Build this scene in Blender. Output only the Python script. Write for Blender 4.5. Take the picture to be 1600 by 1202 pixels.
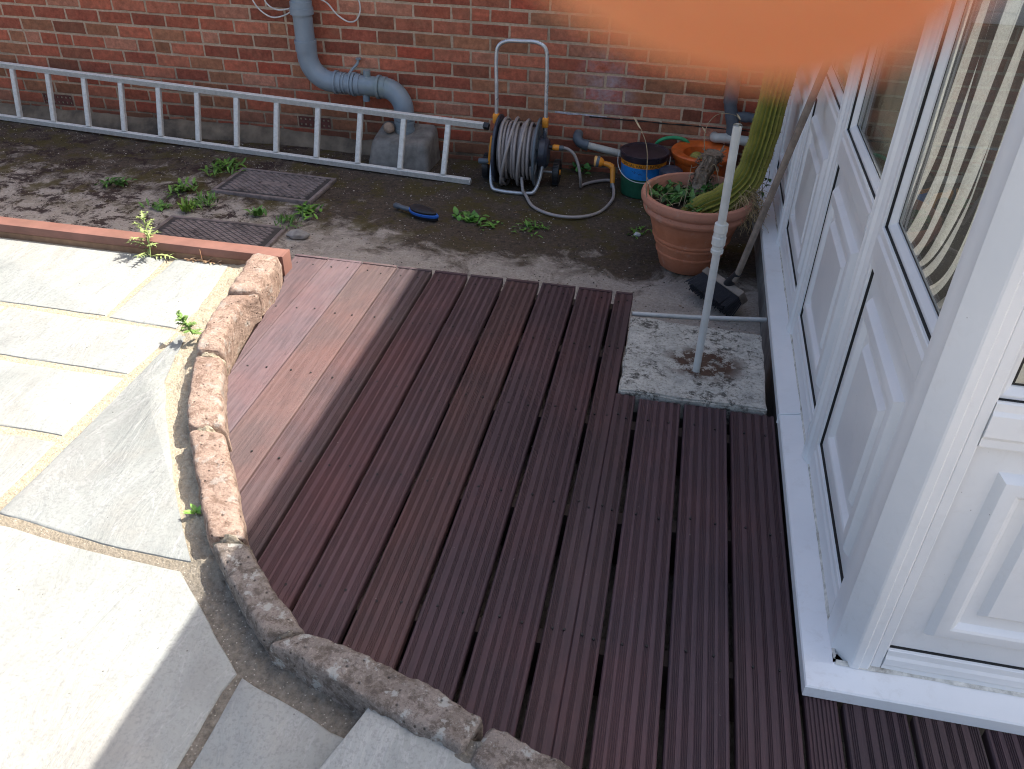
import bpy, bmesh, math, random
import numpy as np
from mathutils import Vector, Matrix, noise as mn
random.seed(7)
for o in list(bpy.data.objects): bpy.data.objects.remove(o)
S = bpy.context.scene
COL = S.collection
PI = math.pi
R = math.radians

# ------------------------------------------------------------------ camera
cam = bpy.data.cameras.new('camera'); camo = bpy.data.objects.new('camera', cam); COL.objects.link(camo)
cam.sensor_width = 36; cam.sensor_fit = 'HORIZONTAL'; cam.lens = 29.37
cam.clip_start = 0.004; cam.clip_end = 300
CAMROT = Matrix.Rotation(R(10.745), 4, 'Z') @ Matrix.Rotation(R(54.973), 4, 'X') @ Matrix.Rotation(R(1.484), 4, 'Z')
camo.matrix_world = Matrix.Translation((0, 0, 1.6)) @ CAMROT
cam.dof.use_dof = True; cam.dof.focus_distance = 2.9; cam.dof.aperture_fstop = 15.0
S.camera = camo
# ------------------------------------------------------------------ world, sun, exposure
SUNV = Vector((0.62, 0.35, 1.0)).normalized()          # towards the sun
elev = math.asin(SUNV.z); azim = math.atan2(SUNV.x, SUNV.y)
w = bpy.data.worlds.new('World'); S.world = w; w.use_nodes = True
nt = w.node_tree; bg = nt.nodes['Background']
sky = nt.nodes.new('ShaderNodeTexSky'); sky.sky_type = 'NISHITA'; sky.sun_disc = False
sky.sun_elevation = elev; sky.sun_rotation = azim; sky.air_density = 1.0; sky.dust_density = 5.0; sky.ozone_density = 0.6
nt.links.new(sky.outputs[0], bg.inputs[0]); bg.inputs[1].default_value = 0.15
sl = bpy.data.lights.new('sun', 'SUN'); sl.energy = 4.5; sl.angle = R(0.4); sl.color = (1.0, 0.955, 0.88)
so = bpy.data.objects.new('sun', sl); COL.objects.link(so)
so.rotation_euler = SUNV.to_track_quat('Z', 'Y').to_euler()
S.view_settings.view_transform = 'Standard'; S.view_settings.look = 'None'
S.view_settings.exposure = 1.05; S.view_settings.gamma = 1
S.cycles.use_denoising = True; S.cycles.filter_width = 1.05
S.cycles.denoising_prefilter = 'ACCURATE'; S.cycles.denoising_input_passes = 'RGB_ALBEDO_NORMAL'
S.cycles.max_bounces = 8; S.cycles.transparent_max_bounces = 12
S.cycles.caustics_reflective = False; S.cycles.caustics_refractive = False

# ------------------------------------------------------------------ mesh helpers
class MB:
    def __init__(s): s.v = []; s.f = []; s.m = []; s.c = []; s.base = Matrix.Identity(4)
    def vert(s, p): s.v.append(tuple(s.base @ Vector(p))); return len(s.v)-1
    def face(s, idx, mi=0, c=None): s.f.append(tuple(idx)); s.m.append(mi); s.c.append(c)
    def poly(s, pts, mi=0, c=None): s.face([s.vert(p) for p in pts], mi, c)
    def rings(s, rings, closed=True, caps=(True, True), mi=0, c=None):
        n = len(rings[0]); ids = [[s.vert(p) for p in r] for r in rings]
        for a, b in zip(ids[:-1], ids[1:]):
            for i in range(n if closed else n-1):
                j = (i+1) % n; s.face((a[i], a[j], b[j], b[i]), mi, c)
        if caps[0]: s.face(ids[0][::-1], mi, c)
        if caps[1]: s.face(ids[-1], mi, c)
    def tube(s, pts, r, n=12, caps=(True, True), mi=0, c=None):
        pts = [Vector(p) for p in pts]; k = len(pts)
        rs = r if isinstance(r, (list, tuple)) else [r]*k
        T = []
        for i in range(k):
            t = pts[min(i+1, k-1)] - pts[max(i-1, 0)]
            T.append(t.normalized() if t.length > 1e-9 else Vector((0, 0, 1)))
        ref = Vector((0, 0, 1)) if abs(T[0].z) < .9 else Vector((1, 0, 0))
        N = (ref - T[0]*ref.dot(T[0])).normalized(); rg = []
        for i in range(k):
            N = (N - T[i]*N.dot(T[i])).normalized(); B = T[i].cross(N)
            rg.append([pts[i] + (N*math.cos(2*PI*j/n) + B*math.sin(2*PI*j/n))*rs[i] for j in range(n)])
        s.rings(rg, True, caps, mi, c)
    def lathe(s, prof, n=32, at=(0, 0, 0), mi=0, c=None, caps=(True, True)):
        a = Vector(at)
        s.rings([[a + Vector((r*math.cos(2*PI*j/n), r*math.sin(2*PI*j/n), z)) for j in range(n)] for r, z in prof], True, caps, mi, c)
    def box(s, lo, hi, b=0.0, mi=0, c=None, M=None):
        x0, y0, z0 = lo; x1, y1, z1 = hi
        bm = bmesh.new(); bmesh.ops.create_cube(bm, size=1)
        for v in bm.verts: v.co = Vector(((x0+x1)/2+v.co.x*(x1-x0), (y0+y1)/2+v.co.y*(y1-y0), (z0+z1)/2+v.co.z*(z1-z0)))
        if b > 0: bmesh.ops.bevel(bm, geom=bm.edges[:], offset=b, segments=2, affect='EDGES', profile=.5)
        s.addbm(bm, mi, c, M)
    def addbm(s, bm, mi=0, c=None, M=None):
        off = len(s.v); bm.verts.index_update()
        for v in bm.verts: s.vert(M @ v.co if M else v.co)
        for f in bm.faces: s.face([off+v.index for v in f.verts], mi, c)
        bm.free()
    def build(s, name, mats, parent=None, smooth=35, label=None, cat=None, group=None, kind=None, org=None):
        me = bpy.data.meshes.new(name)
        if org is not None:
            o_ = Vector(org); vv = [tuple(Vector(p)-o_) for p in s.v]
        else: vv = s.v
        me.from_pydata(vv, [], s.f)
        if not isinstance(mats, (list, tuple)): mats = [mats]
        for m in mats: me.materials.append(m)
        if any(s.m): me.polygons.foreach_set('material_index', s.m)
        if any(c is not None for c in s.c):
            ca = me.color_attributes.new('Col', 'FLOAT_COLOR', 'CORNER')
            buf = []
            for f, c in zip(s.f, s.c):
                c = c or (1, 1, 1)
                buf += [c[0], c[1], c[2], 1.0]*len(f)
            ca.data.foreach_set('color', buf)
        if smooth:
            me.polygons.foreach_set('use_smooth', [True]*len(me.polygons))
            me.set_sharp_from_angle(angle=R(smooth))
        me.update()
        o = bpy.data.objects.new(name, me); COL.objects.link(o)
        if org is not None: o.location = org
        if parent: o.parent = parent; 
        if parent and org is None and parent.location.length > 0: o.matrix_parent_inverse = Matrix.Translation(-parent.location)
        tag(o, label, cat, group, kind)
        return o
def tag(o, label=None, cat=None, group=None, kind=None):
    if label: o['label'] = label
    if cat: o['category'] = cat
    if group: o['group'] = group
    if kind: o['kind'] = kind
    return o
def empty(name, label, cat, loc=(0, 0, 0), group=None):
    o = bpy.data.objects.new(name, None); COL.objects.link(o); o.location = loc; o.empty_display_size = .05
    return tag(o, label, cat, group)
def lerp(a, b, t): return a+(b-a)*t
def interp(x, xs, ys): return float(np.interp(x, xs, ys))
def smoothpath(pts, k=8):
    P = [Vector(p) for p in pts]; out = []
    for i in range(len(P)-1):
        p0 = P[max(i-1, 0)]; p1 = P[i]; p2 = P[i+1]; p3 = P[min(i+2, len(P)-1)]
        for j in range(k):
            t = j/k
            out.append(.5*((2*p1)+(p2-p0)*t+(2*p0-5*p1+4*p2-p3)*t*t+(3*p1-p0-3*p2+p3)*t*t*t))
    out.append(P[-1]); return out

# ------------------------------------------------------------------ material helpers
class NB:
    def __init__(s, name):
        s.mat = bpy.data.materials.new(name); s.mat.use_nodes = True; s.t = s.mat.node_tree
        s.bs = s.t.nodes['Principled BSDF']; s.n = s.t.nodes; s.co = None; s.objco()
    def l(s, a, b): s.t.links.new(a, b)
    def objco(s):
        if not s.co: s.co = s.n.new('ShaderNodeTexCoord')
        return s.co.outputs['Object']
    def mapping(s, scale=(1, 1, 1), loc=(0, 0, 0), rot=(0, 0, 0), src=None):
        m = s.n.new('ShaderNodeMapping'); m.inputs['Scale'].default_value = scale; m.inputs['Location'].default_value = loc
        m.inputs['Rotation'].default_value = rot; s.l(src or s.objco(), m.inputs[0]); return m.outputs[0]
    def noise(s, scale=5, detail=6, rough=.6, vec=None, dist=0, col=False):
        n = s.n.new('ShaderNodeTexNoise'); n.inputs['Scale'].default_value = scale; n.inputs['Detail'].default_value = detail
        n.inputs['Roughness'].default_value = rough; n.inputs['Distortion'].default_value = dist
        s.l(vec or s.objco(), n.inputs['Vector']); return n.outputs[1 if col else 0]
    def voro(s, scale=5, feat='F1', vec=None, out=0):
        n = s.n.new('ShaderNodeTexVoronoi'); n.feature = feat; n.inputs['Scale'].default_value = scale
        s.l(vec or s.objco(), n.inputs['Vector']); return n.outputs[out]
    def ramp(s, fac, stops, interp='LINEAR'):
        r = s.n.new('ShaderNodeValToRGB'); r.color_ramp.interpolation = interp; el = r.color_ramp.elements
        while len(el) < len(stops): el.new(.5)
        for e, (p, c) in zip(el, stops):
            e.position = p; e.color = (c, c, c, 1) if isinstance(c, (int, float)) else (*c, 1)
        s.l(fac, r.inputs[0]); return r.outputs[0]
    def mix(s, fac, a, b, mode='MIX'):
        m = s.n.new('ShaderNodeMix'); m.data_type = 'RGBA'; m.blend_type = mode
        for k, v in ((0, fac), (6, a), (7, b)):
            if isinstance(v, (int, float)): m.inputs[k].default_value = v if k == 0 else (v, v, v, 1)
            elif isinstance(v, tuple): m.inputs[k].default_value = (*v, 1)
            else: s.l(v, m.inputs[k])
        return m.outputs[2]
    def math(s, op, a, b=None, c=None):
        m = s.n.new('ShaderNodeMath'); m.operation = op; m.use_clamp = False
        for k, v in enumerate((a, b, c)):
            if v is None: continue
            if isinstance(v, (int, float)): m.inputs[k].default_value = v
            else: s.l(v, m.inputs[k])
        return m.outputs[0]
    def sep(s, vec=None):
        m = s.n.new('ShaderNodeSeparateXYZ'); s.l(vec or s.objco(), m.inputs[0]); return m.outputs
    def attr(s, name='Col'):
        a = s.n.new('ShaderNodeAttribute'); a.attribute_name = name; return a.outputs[0]
    def maprange(s, v, a, b, c=0, d=1):
        m = s.n.new('ShaderNodeMapRange'); m.inputs[1].default_value = a; m.inputs[2].default_value = b
        m.inputs[3].default_value = c; m.inputs[4].default_value = d; s.l(v, m.inputs[0]); return m.outputs[0]
    def bump(s, h, strength=.3, dist=.01, normal=None):
        b = s.n.new('ShaderNodeBump'); b.inputs['Strength'].default_value = strength; b.inputs['Distance'].default_value = dist
        s.l(h, b.inputs['Height'])
        if normal: s.l(normal, b.inputs['Normal'])
        return b.outputs[0]
    def out(s, col=None, rough=None, normal=None, metal=None, spec=None, **kw):
        for k, v in (('Base Color', col), ('Roughness', rough), ('Metallic', metal), ('Specular IOR Level', spec)):
            if v is None: continue
            if isinstance(v, tuple): s.bs.inputs[k].default_value = (*v, 1)
            elif isinstance(v, (int, float)): s.bs.inputs[k].default_value = v
            else: s.l(v, s.bs.inputs[k])
        if normal: s.l(normal, s.bs.inputs['Normal'])
        for k, v in kw.items(): s.bs.inputs[k].default_value = v
        return s.mat
def simple(name, col, rough=.5, metal=0, var=.25, scale=30, dirt=None, dirtamt=.35, bump=.05, spec=.5, attr=False):
    b = NB(name)
    n = b.noise(scale, 5, .6)
    c = b.mix(b.maprange(n, .3, .7), tuple(x*(1-var) for x in col), tuple(min(1, x*(1+var)) for x in col))
    if attr: c = b.mix(1.0, c, b.attr(), 'MULTIPLY')
    if dirt:
        d = b.ramp(b.noise(scale*.35, 8, .7), [(.5, 0), (.68, dirtamt)]); c = b.mix(d, c, dirt)
    r = b.maprange(b.noise(scale*.6, 4), .3, .7, max(0, rough-.1), min(1, rough+.12))
    return b.out(c, r, b.bump(n, bump, .003), metal, spec)

# brick wall
def m_brick():
    b = NB('brick_face'); base = b.attr()
    n1 = b.noise(38, 8, .7); n2 = b.noise(9, 5, .6); n3 = b.noise(160, 3, .6)
    c = b.mix(1.0, base, b.ramp(n1, [(.22, .5), (.5, 1.0), (.78, 1.55)]), 'MULTIPLY')
    c = b.mix(b.ramp(n2, [(.48, 0), (.72, .38)]), c, (.25, .135, .08))
    c = b.mix(b.ramp(n3, [(.62, 0), (.75, .35)]), c, (.4, .26, .2))
    x, y, z = b.sep()
    # whitish salt bloom on a few bricks by the reel, greenish damp at the foot
    dx = b.math('DIVIDE', b.math('SUBTRACT', x, -0.42), .16); dz = b.math('DIVIDE', b.math('SUBTRACT', z, .27), .2)
    rr = b.math('ADD', b.math('MULTIPLY', dx, dx), b.math('MULTIPLY', dz, dz))
    mk = b.math('MULTIPLY', b.maprange(rr, 1.6, 0, 0, 1), b.ramp(b.noise(14, 6, .7), [(.38, 0), (.7, .8)]))
    c = b.mix(mk, c, (.46, .4, .42))
    foot = b.math('MULTIPLY', b.maprange(z, .06, -.16, 0, 1), b.ramp(b.noise(6, 6, .7), [(.3, .35), (.6, .8)]))
    c = b.mix(foot, c, (.09, .045, .03))
    return b.out(c, .9, b.bump(b.math('ADD', n1, b.math('MULTIPLY', n3, .5)), .55, .006), spec=.25)
def m_mortar():
    b = NB('wall_mortar'); n = b.noise(60, 8, .7); n2 = b.noise(3, 5, .6)
    c = b.mix(b.maprange(n, .3, .7), (.40, .28, .185), (.64, .48, .35))
    c = b.mix(b.ramp(n2, [(.45, 0), (.7, .5)]), c, (.2, .165, .12))
    x, y, z = b.sep()
    foot = b.math('MULTIPLY', b.maprange(z, .05, -.16, 0, 1), b.ramp(b.noise(6, 6, .7), [(.3, .4), (.6, .85)]))
    c = b.mix(foot, c, (.05, .04, .03))
    return b.out(c, .95, b.bump(n, .6, .006), spec=.2)
# ground: old stained concrete with moss and soil
def m_ground():
    b = NB('stained_concrete'); x, y, z = b.sep()
    nf = b.noise(90, 8, .75); nm = b.noise(14, 8, .7, dist=.4); nl = b.noise(2.3, 6, .6); nx = b.noise(5.5, 8, .72, dist=.6)
    conc = b.mix(b.maprange(nf, .25, .75), (.22, .19, .16), (.60, .535, .46))
    conc = b.mix(b.ramp(nm, [(.4, 0), (.7, .5)]), conc, (.34, .31, .28))
    # grime builds up towards the wall and in the middle
    edge = b.maprange(y, 3.35, 4.55, 0, 1)
    right = b.maprange(x, -2.1, -1.0, .0, .27)
    g = b.math('ADD', b.math('ADD', b.math('MULTIPLY', edge, .43), right), b.math('MULTIPLY', nx, .95))
    near = b.maprange(y, 3.75, 3.3, 0, -.22); g = b.math('ADD', g, near)
    soil = b.mix(b.maprange(b.noise(45, 8, .8), .35, .65), (.014, .011, .008), (.11, .078, .052))
    c = b.mix(b.ramp(g, [(.62, 0), (.78, .93)]), conc, soil)
    pur = b.ramp(b.noise(8.5, 10, .82, dist=.4, vec=b.mapping(loc=(3, 1, 0))), [(.50, 0), (.55, .95)])
    c = b.mix(b.math('MULTIPLY', pur, b.maprange(x, -1.5, -2.2, .15, 1)), c, (.035, .02, .018))
    moss = b.math('MULTIPLY', b.ramp(b.noise(6, 8, .7, vec=b.mapping(loc=(7, 5, 0))), [(.49, 0), (.58, .85)]), b.maprange(y, 3.45, 3.8, 0, 1))
    c = b.mix(moss, c, b.mix(b.noise(30, 4), (.035, .028, .008), (.12, .095, .028)))
    sp = b.ramp(b.voro(75), [(.02, .85), (.10, 0)]); c = b.mix(b.math('MULTIPLY', sp, b.ramp(b.noise(20), [(.5, 0), (.6, 1)])), c, (.45, .42, .38))
    h = b.math('ADD', nf, b.math('MULTIPLY', nm, 1.2))
    return b.out(c, .92, b.bump(h, .7, .012), spec=.25)
# paving slabs: pale riven sandstone
def m_paving():
    b = NB('pale_sandstone'); a = b.attr()
    v = b.mapping(scale=(1, .35, 1), rot=(0, 0, R(-38)))
    n1 = b.noise(5, 9, .62, vec=v, dist=.9); n2 = b.noise(2.2, 5, .6); n3 = b.noise(120, 4, .6); ve = b.noise(3.4, 10, .6, vec=b.mapping(scale=(1, .3, 1), rot=(0, 0, R(-40)), loc=(2, 0, 0)), dist=1.6)
    c = b.mix(b.maprange(n1, .3, .7), (.26, .275, .26), (.35, .36, .34))
    c = b.mix(b.ramp(n2, [(.5, 0), (.7, .5)]), c, (.33, .29, .24))
    c = b.mix(b.ramp(ve, [(.487, 0), (.5, .45), (.513, 0)]), c, (.42, .42, .41))
    c = b.mix(b.ramp(n3, [(.35, .5), (.5, 0)]), c, (.2, .2, .195))
    c = b.mix(1.0, c, a, 'MULTIPLY')
    st_ = b.noise(26, 8, .7, vec=b.mapping(scale=(1, .12, 1), rot=(0, 0, R(-52)))); c = b.mix(b.ramp(st_, [(.58, 0), (.68, .5)]), c, (.40, .40, .385))
    gr = b.ramp(b.noise(3.1, 7, .7, vec=b.mapping(loc=(4, 4, 0))), [(.5, 0), (.68, .45)]); c = b.mix(gr, c, (.215, .215, .205))
    sp = b.math('MULTIPLY', b.ramp(b.voro(24), [(.03, .8), (.07, 0)]), b.ramp(b.noise(7), [(.56, 0), (.6, 1)])); c = b.mix(sp, c, (.09, .08, .07))
    riv = b.math('ADD', b.noise(7, 8, .62, vec=v, dist=1.4), b.math('MULTIPLY', b.math('FLOOR', b.math('MULTIPLY', b.noise(2.4, 6, .6, vec=v, dist=1.1), 9.0)), .10))
    nn = b.bump(riv, .7, .014); nn = b.bump(n3, .12, .002, nn)
    return b.out(c, .62, nn, spec=.35)
def m_sandmortar():
    b = NB('sandy_joint_mortar'); n = b.noise(70, 8, .75); n2 = b.noise(9, 6, .7)
    c = b.mix(b.maprange(n, .3, .7), (.29, .24, .165), (.52, .45, .34))
    y = b.sep()[1]
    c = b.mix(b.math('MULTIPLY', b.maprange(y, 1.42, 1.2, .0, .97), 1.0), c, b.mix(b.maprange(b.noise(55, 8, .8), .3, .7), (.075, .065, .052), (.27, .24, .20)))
    c = b.mix(b.ramp(b.voro(140), [(.08, .35), (.3, 0)]), c, (.16, .13, .09))
    c = b.mix(b.ramp(b.voro(95, vec=b.mapping(loc=(3, 2, 1))), [(.08, .7), (.2, 0)]), c, (.6, .55, .46))
    return b.out(c, .95, b.bump(b.math('ADD', n, b.math('MULTIPLY', b.voro(140), .4)), .8, .009), spec=.2)
def m_kerb(name, c1, c2, c3, lich):
    b = NB(name); n = b.noise(30, 9, .75); n2 = b.noise(8, 8, .7, dist=.3); n3 = b.noise(110, 5, .7)
    c = b.mix(b.maprange(n2, .3, .7), c1, c2)
    c = b.mix(b.ramp(n, [(.42, .75), (.52, 0)]), c, c3)
    c = b.mix(b.ramp(b.noise(150, 6, .8), [(.38, .65), (.48, 0)]), c, c3)
    c = b.mix(b.ramp(n3, [(.55, 0), (.68, .5)]), c, tuple(min(1, x*1.45) for x in c2))
    L = b.math('MULTIPLY', b.ramp(b.noise(19, 9, .7, vec=b.mapping(loc=(5, 3, 1))), [(.555, 0), (.60, lich)]), 1.0)
    c = b.mix(L, c, (.46, .45, .41))
    c = b.mix(b.ramp(b.voro(42), [(.06, .85), (.16, 0)]), c, tuple(x*.25 for x in c1))
    h = b.math('ADD', b.math('MULTIPLY', n, 1.2), b.math('ADD', b.math('MULTIPLY', n3, .4), b.ramp(b.voro(42), [(.05, 0), (.2, .5)])))
    return b.out(c, .93, b.bump(h, .9, .012), spec=.2)
# decking
def m_deck():
    b = NB('stained_decking'); a = b.attr(); x, y, z = b.sep()
    g = b.noise(9, 8, .65, vec=b.mapping(scale=(14, .55, 1)), dist=.5)
    g2 = b.noise(40, 6, .7, vec=b.mapping(scale=(7, .35, 1)))
    big = b.noise(1.6, 5, .6)
    c = b.mix(b.maprange(g, .3, .7), (.045, .028, .032), (.082, .049, .054))
    c = b.mix(b.ramp(g2, [(.25, .35), (.5, 0)]), c, (.035, .024, .026))
    c = b.mix(b.ramp(big, [(.45, 0), (.7, .45)]), c, (.13, .052, .048))
    kn = b.voro(1.0, vec=b.mapping(scale=(5.2, 1.9, 1), loc=(.3, .1, 0)))
    kr = b.math('MULTIPLY', b.ramp(kn, [(.05, .95), (.09, .5), (.14, 0)]), b.ramp(b.noise(60, 4), [(.35, .5), (.6, 1)])); c = b.mix(kr, c, (.022, .014, .014))
    ck = b.math('MULTIPLY', b.ramp(b.noise(16, 6, .6, vec=b.mapping(scale=(2.2, .35, 1)), dist=1.5), [(.495, 0), (.5, .75), (.505, 0)]), b.ramp(b.noise(3.3, 3, vec=b.mapping(loc=(9, 2, 0))), [(.52, 0), (.58, 1)])); c = b.mix(ck, c, (.015, .01, .01))
    fade = b.ramp(b.noise(2.1, 6, .65, vec=b.mapping(scale=(1.6, .8, 1), loc=(5, 8, 0))), [(.52, 0), (.70, .22)]); c = b.mix(fade, c, (.13, .085, .085))
    wear = b.ramp(b.noise(30, 8, .75, vec=b.mapping(scale=(6, .8, 1))), [(.64, 0), (.78, .22)]); c = b.mix(wear, c, (.26, .17, .15))
    c = b.mix(1.0, c, a, 'MULTIPLY')
    dust = b.math('MULTIPLY', b.ramp(b.voro(38), [(.02, .9), (.05, 0)]), b.ramp(b.noise(4.5), [(.55, 0), (.62, 1)])); c = b.mix(dust, c, (.5, .46, .4))
    h = b.math('ADD', g, b.math('MULTIPLY', g2, .6))
    return b.out(c, b.maprange(g, .3, .7, .5, .72), b.bump(h, .35, .004), spec=.35)
# uPVC
def m_upvc(name='white_upvc', dirt=.14):
    b = NB(name); n = b.noise(3.5, 6, .6); n2 = b.noise(26, 8, .75, dist=.6)
    c = b.mix(b.maprange(n, .3, .7), (.72, .735, .74), (.80, .805, .80))
    c = b.mix(b.math('MULTIPLY', b.ramp(n2, [(.52, 0), (.70, dirt)]), b.ramp(b.noise(2.7, 5, .6), [(.45, .1), (.6, 1)])), c, (.40, .35, .28))
    c = b.mix(b.ramp(b.noise(5, 8, .8, vec=b.mapping(scale=(1.5, 1.5, .22), loc=(2, 2, 2))), [(.55, 0), (.68, dirt*.6)]), c, (.56, .54, .49))
    c = b.mix(b.ramp(b.noise(11, 8, .8, vec=b.mapping(scale=(1, 1, .3))), [(.62, 0), (.75, dirt*.7)]), c, (.5, .45, .38))
    sp = b.math('MULTIPLY', b.ramp(b.voro(36), [(.025, .8), (.05, 0)]), b.ramp(b.noise(5), [(.55, 0), (.62, 1)])); c = b.mix(sp, c, (.12, .1, .08))
    return b.out(c, .32, b.bump(b.noise(8, 3), .04, .003), spec=.45)
def m_glass():
    b = NB('window_glass'); tr = b.n.new('ShaderNodeBsdfTransparent'); gl = b.n.new('ShaderNodeBsdfGlossy'); gl.inputs['Roughness'].default_value = .004
    tr.inputs[0].default_value = (.86, .88, .86, 1); fr = b.n.new('ShaderNodeFresnel'); ge = b.n.new('ShaderNodeNewGeometry'); b.l(b.math('MULTIPLY_ADD', ge.outputs['Backfacing'], 1/1.36-1.36, 1.36), fr.inputs[0])
    mx = b.n.new('ShaderNodeMixShader'); b.l(fr.outputs[0], mx.inputs[0]); b.l(tr.outputs[0], mx.inputs[1]); b.l(gl.outputs[0], mx.inputs[2])
    b.l(mx.outputs[0], b.n['Material Output'].inputs[0]); return b.mat
def m_terracotta():
    b = NB('weathered_terracotta'); n = b.noise(12, 8, .7); z = b.sep()[2]
    c = b.mix(b.maprange(n, .3, .7), (.40, .135, .065), (.55, .21, .115))
    up = b.maprange(z, .21, .31, 0, .6); c = b.mix(up, c, (.50, .25, .18))
    c = b.mix(b.ramp(b.noise(45, 8, .8), [(.57, 0), (.7, .45)]), c, (.12, .07, .05))
    c = b.mix(b.math('MULTIPLY', b.maprange(z, .06, 0, 0, .6), b.ramp(n, [(.4, .4), (.6, 1)])), c, (.1, .06, .04))
    lime = b.math('MULTIPLY', b.ramp(b.noise(7, 9, .75, vec=b.mapping(scale=(1, 1, .6), loc=(1, 5, 2))), [(.53, 0), (.66, .45)]), 1.0); c = b.mix(lime, c, (.55, .40, .33))
    return b.out(c, .8, b.bump(b.noise(60, 6, .7), .3, .004), spec=.3)
def m_curtain():
    b = NB('striped_curtain_cloth'); u = b.n.new('ShaderNodeUVMap'); u.uv_map = 'UVMap'
    s = b.sep(u.outputs[0])[0]
    f = b.math('FRACT', b.math('MULTIPLY', s, 16.0))
    m = b.ramp(f, [(.0, 1.0), (.44, 1.0), (.46, 0.0), (.98, 0.0), (1.0, 1.0)])
    c = b.mix(m, (.92, .90, .87), (.10, .097, .10))
    c = b.mix(b.ramp(b.noise(200, 3), [(.3, .25), (.6, 0)]), c, (.2, .18, .16))
    b.out(c, .9, spec=.1); t = b.n.new('ShaderNodeBsdfTranslucent'); b.l(c, t.inputs[0]); mx = b.n.new('ShaderNodeMixShader'); mx.inputs[0].default_value = .45
    b.l(b.bs.outputs[0], mx.inputs[1]); b.l(t.outputs[0], mx.inputs[2]); b.l(mx.outputs[0], b.n['Material Output'].inputs[0]); return b.mat
def m_slab():
    b = NB('lichened_concrete'); n = b.math('ADD', b.math('MULTIPLY', b.noise(34, 10, .8, dist=.3), .75), b.math('MULTIPLY', b.noise(6, 6, .65), .25)); n2 = b.noise(7, 8, .7, dist=.4)
    c = b.mix(b.maprange(b.noise(16, 8, .7), .3, .7), (.38, .365, .325), (.60, .575, .51))
    c = b.mix(b.ramp(n, [(.425, .95), (.49, 0)]), c, (.055, .05, .042))
    c = b.mix(b.ramp(b.noise(80, 8, .8), [(.4, .6), (.5, 0)]), c, (.16, .15, .13))
    c = b.mix(b.ramp(n2, [(.52, 0), (.6, .5)]), c, (.28, .27, .25))
    x, y, z = b.sep()
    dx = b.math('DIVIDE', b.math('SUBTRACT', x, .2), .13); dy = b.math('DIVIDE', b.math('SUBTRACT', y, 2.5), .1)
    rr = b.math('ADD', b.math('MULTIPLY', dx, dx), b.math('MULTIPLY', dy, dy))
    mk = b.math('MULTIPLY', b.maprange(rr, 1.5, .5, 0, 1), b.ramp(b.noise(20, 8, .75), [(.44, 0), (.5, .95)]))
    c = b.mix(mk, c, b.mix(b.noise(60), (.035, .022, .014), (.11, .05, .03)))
    return b.out(c, .95, b.bump(n, .8, .01), spec=.2)
def m_alu():
    b = NB('dull_aluminium'); n = b.noise(50, 7, .7)
    c = b.mix(b.maprange(n, .3, .7), (.56, .55, .51), (.80, .785, .74))
    c = b.mix(b.ramp(b.noise(90, 8, .8), [(.6, 0), (.7, .5)]), c, (.2, .18, .15))
    return b.out(c, .48, b.bump(n, .15, .002), metal=.15, spec=.5)

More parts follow.
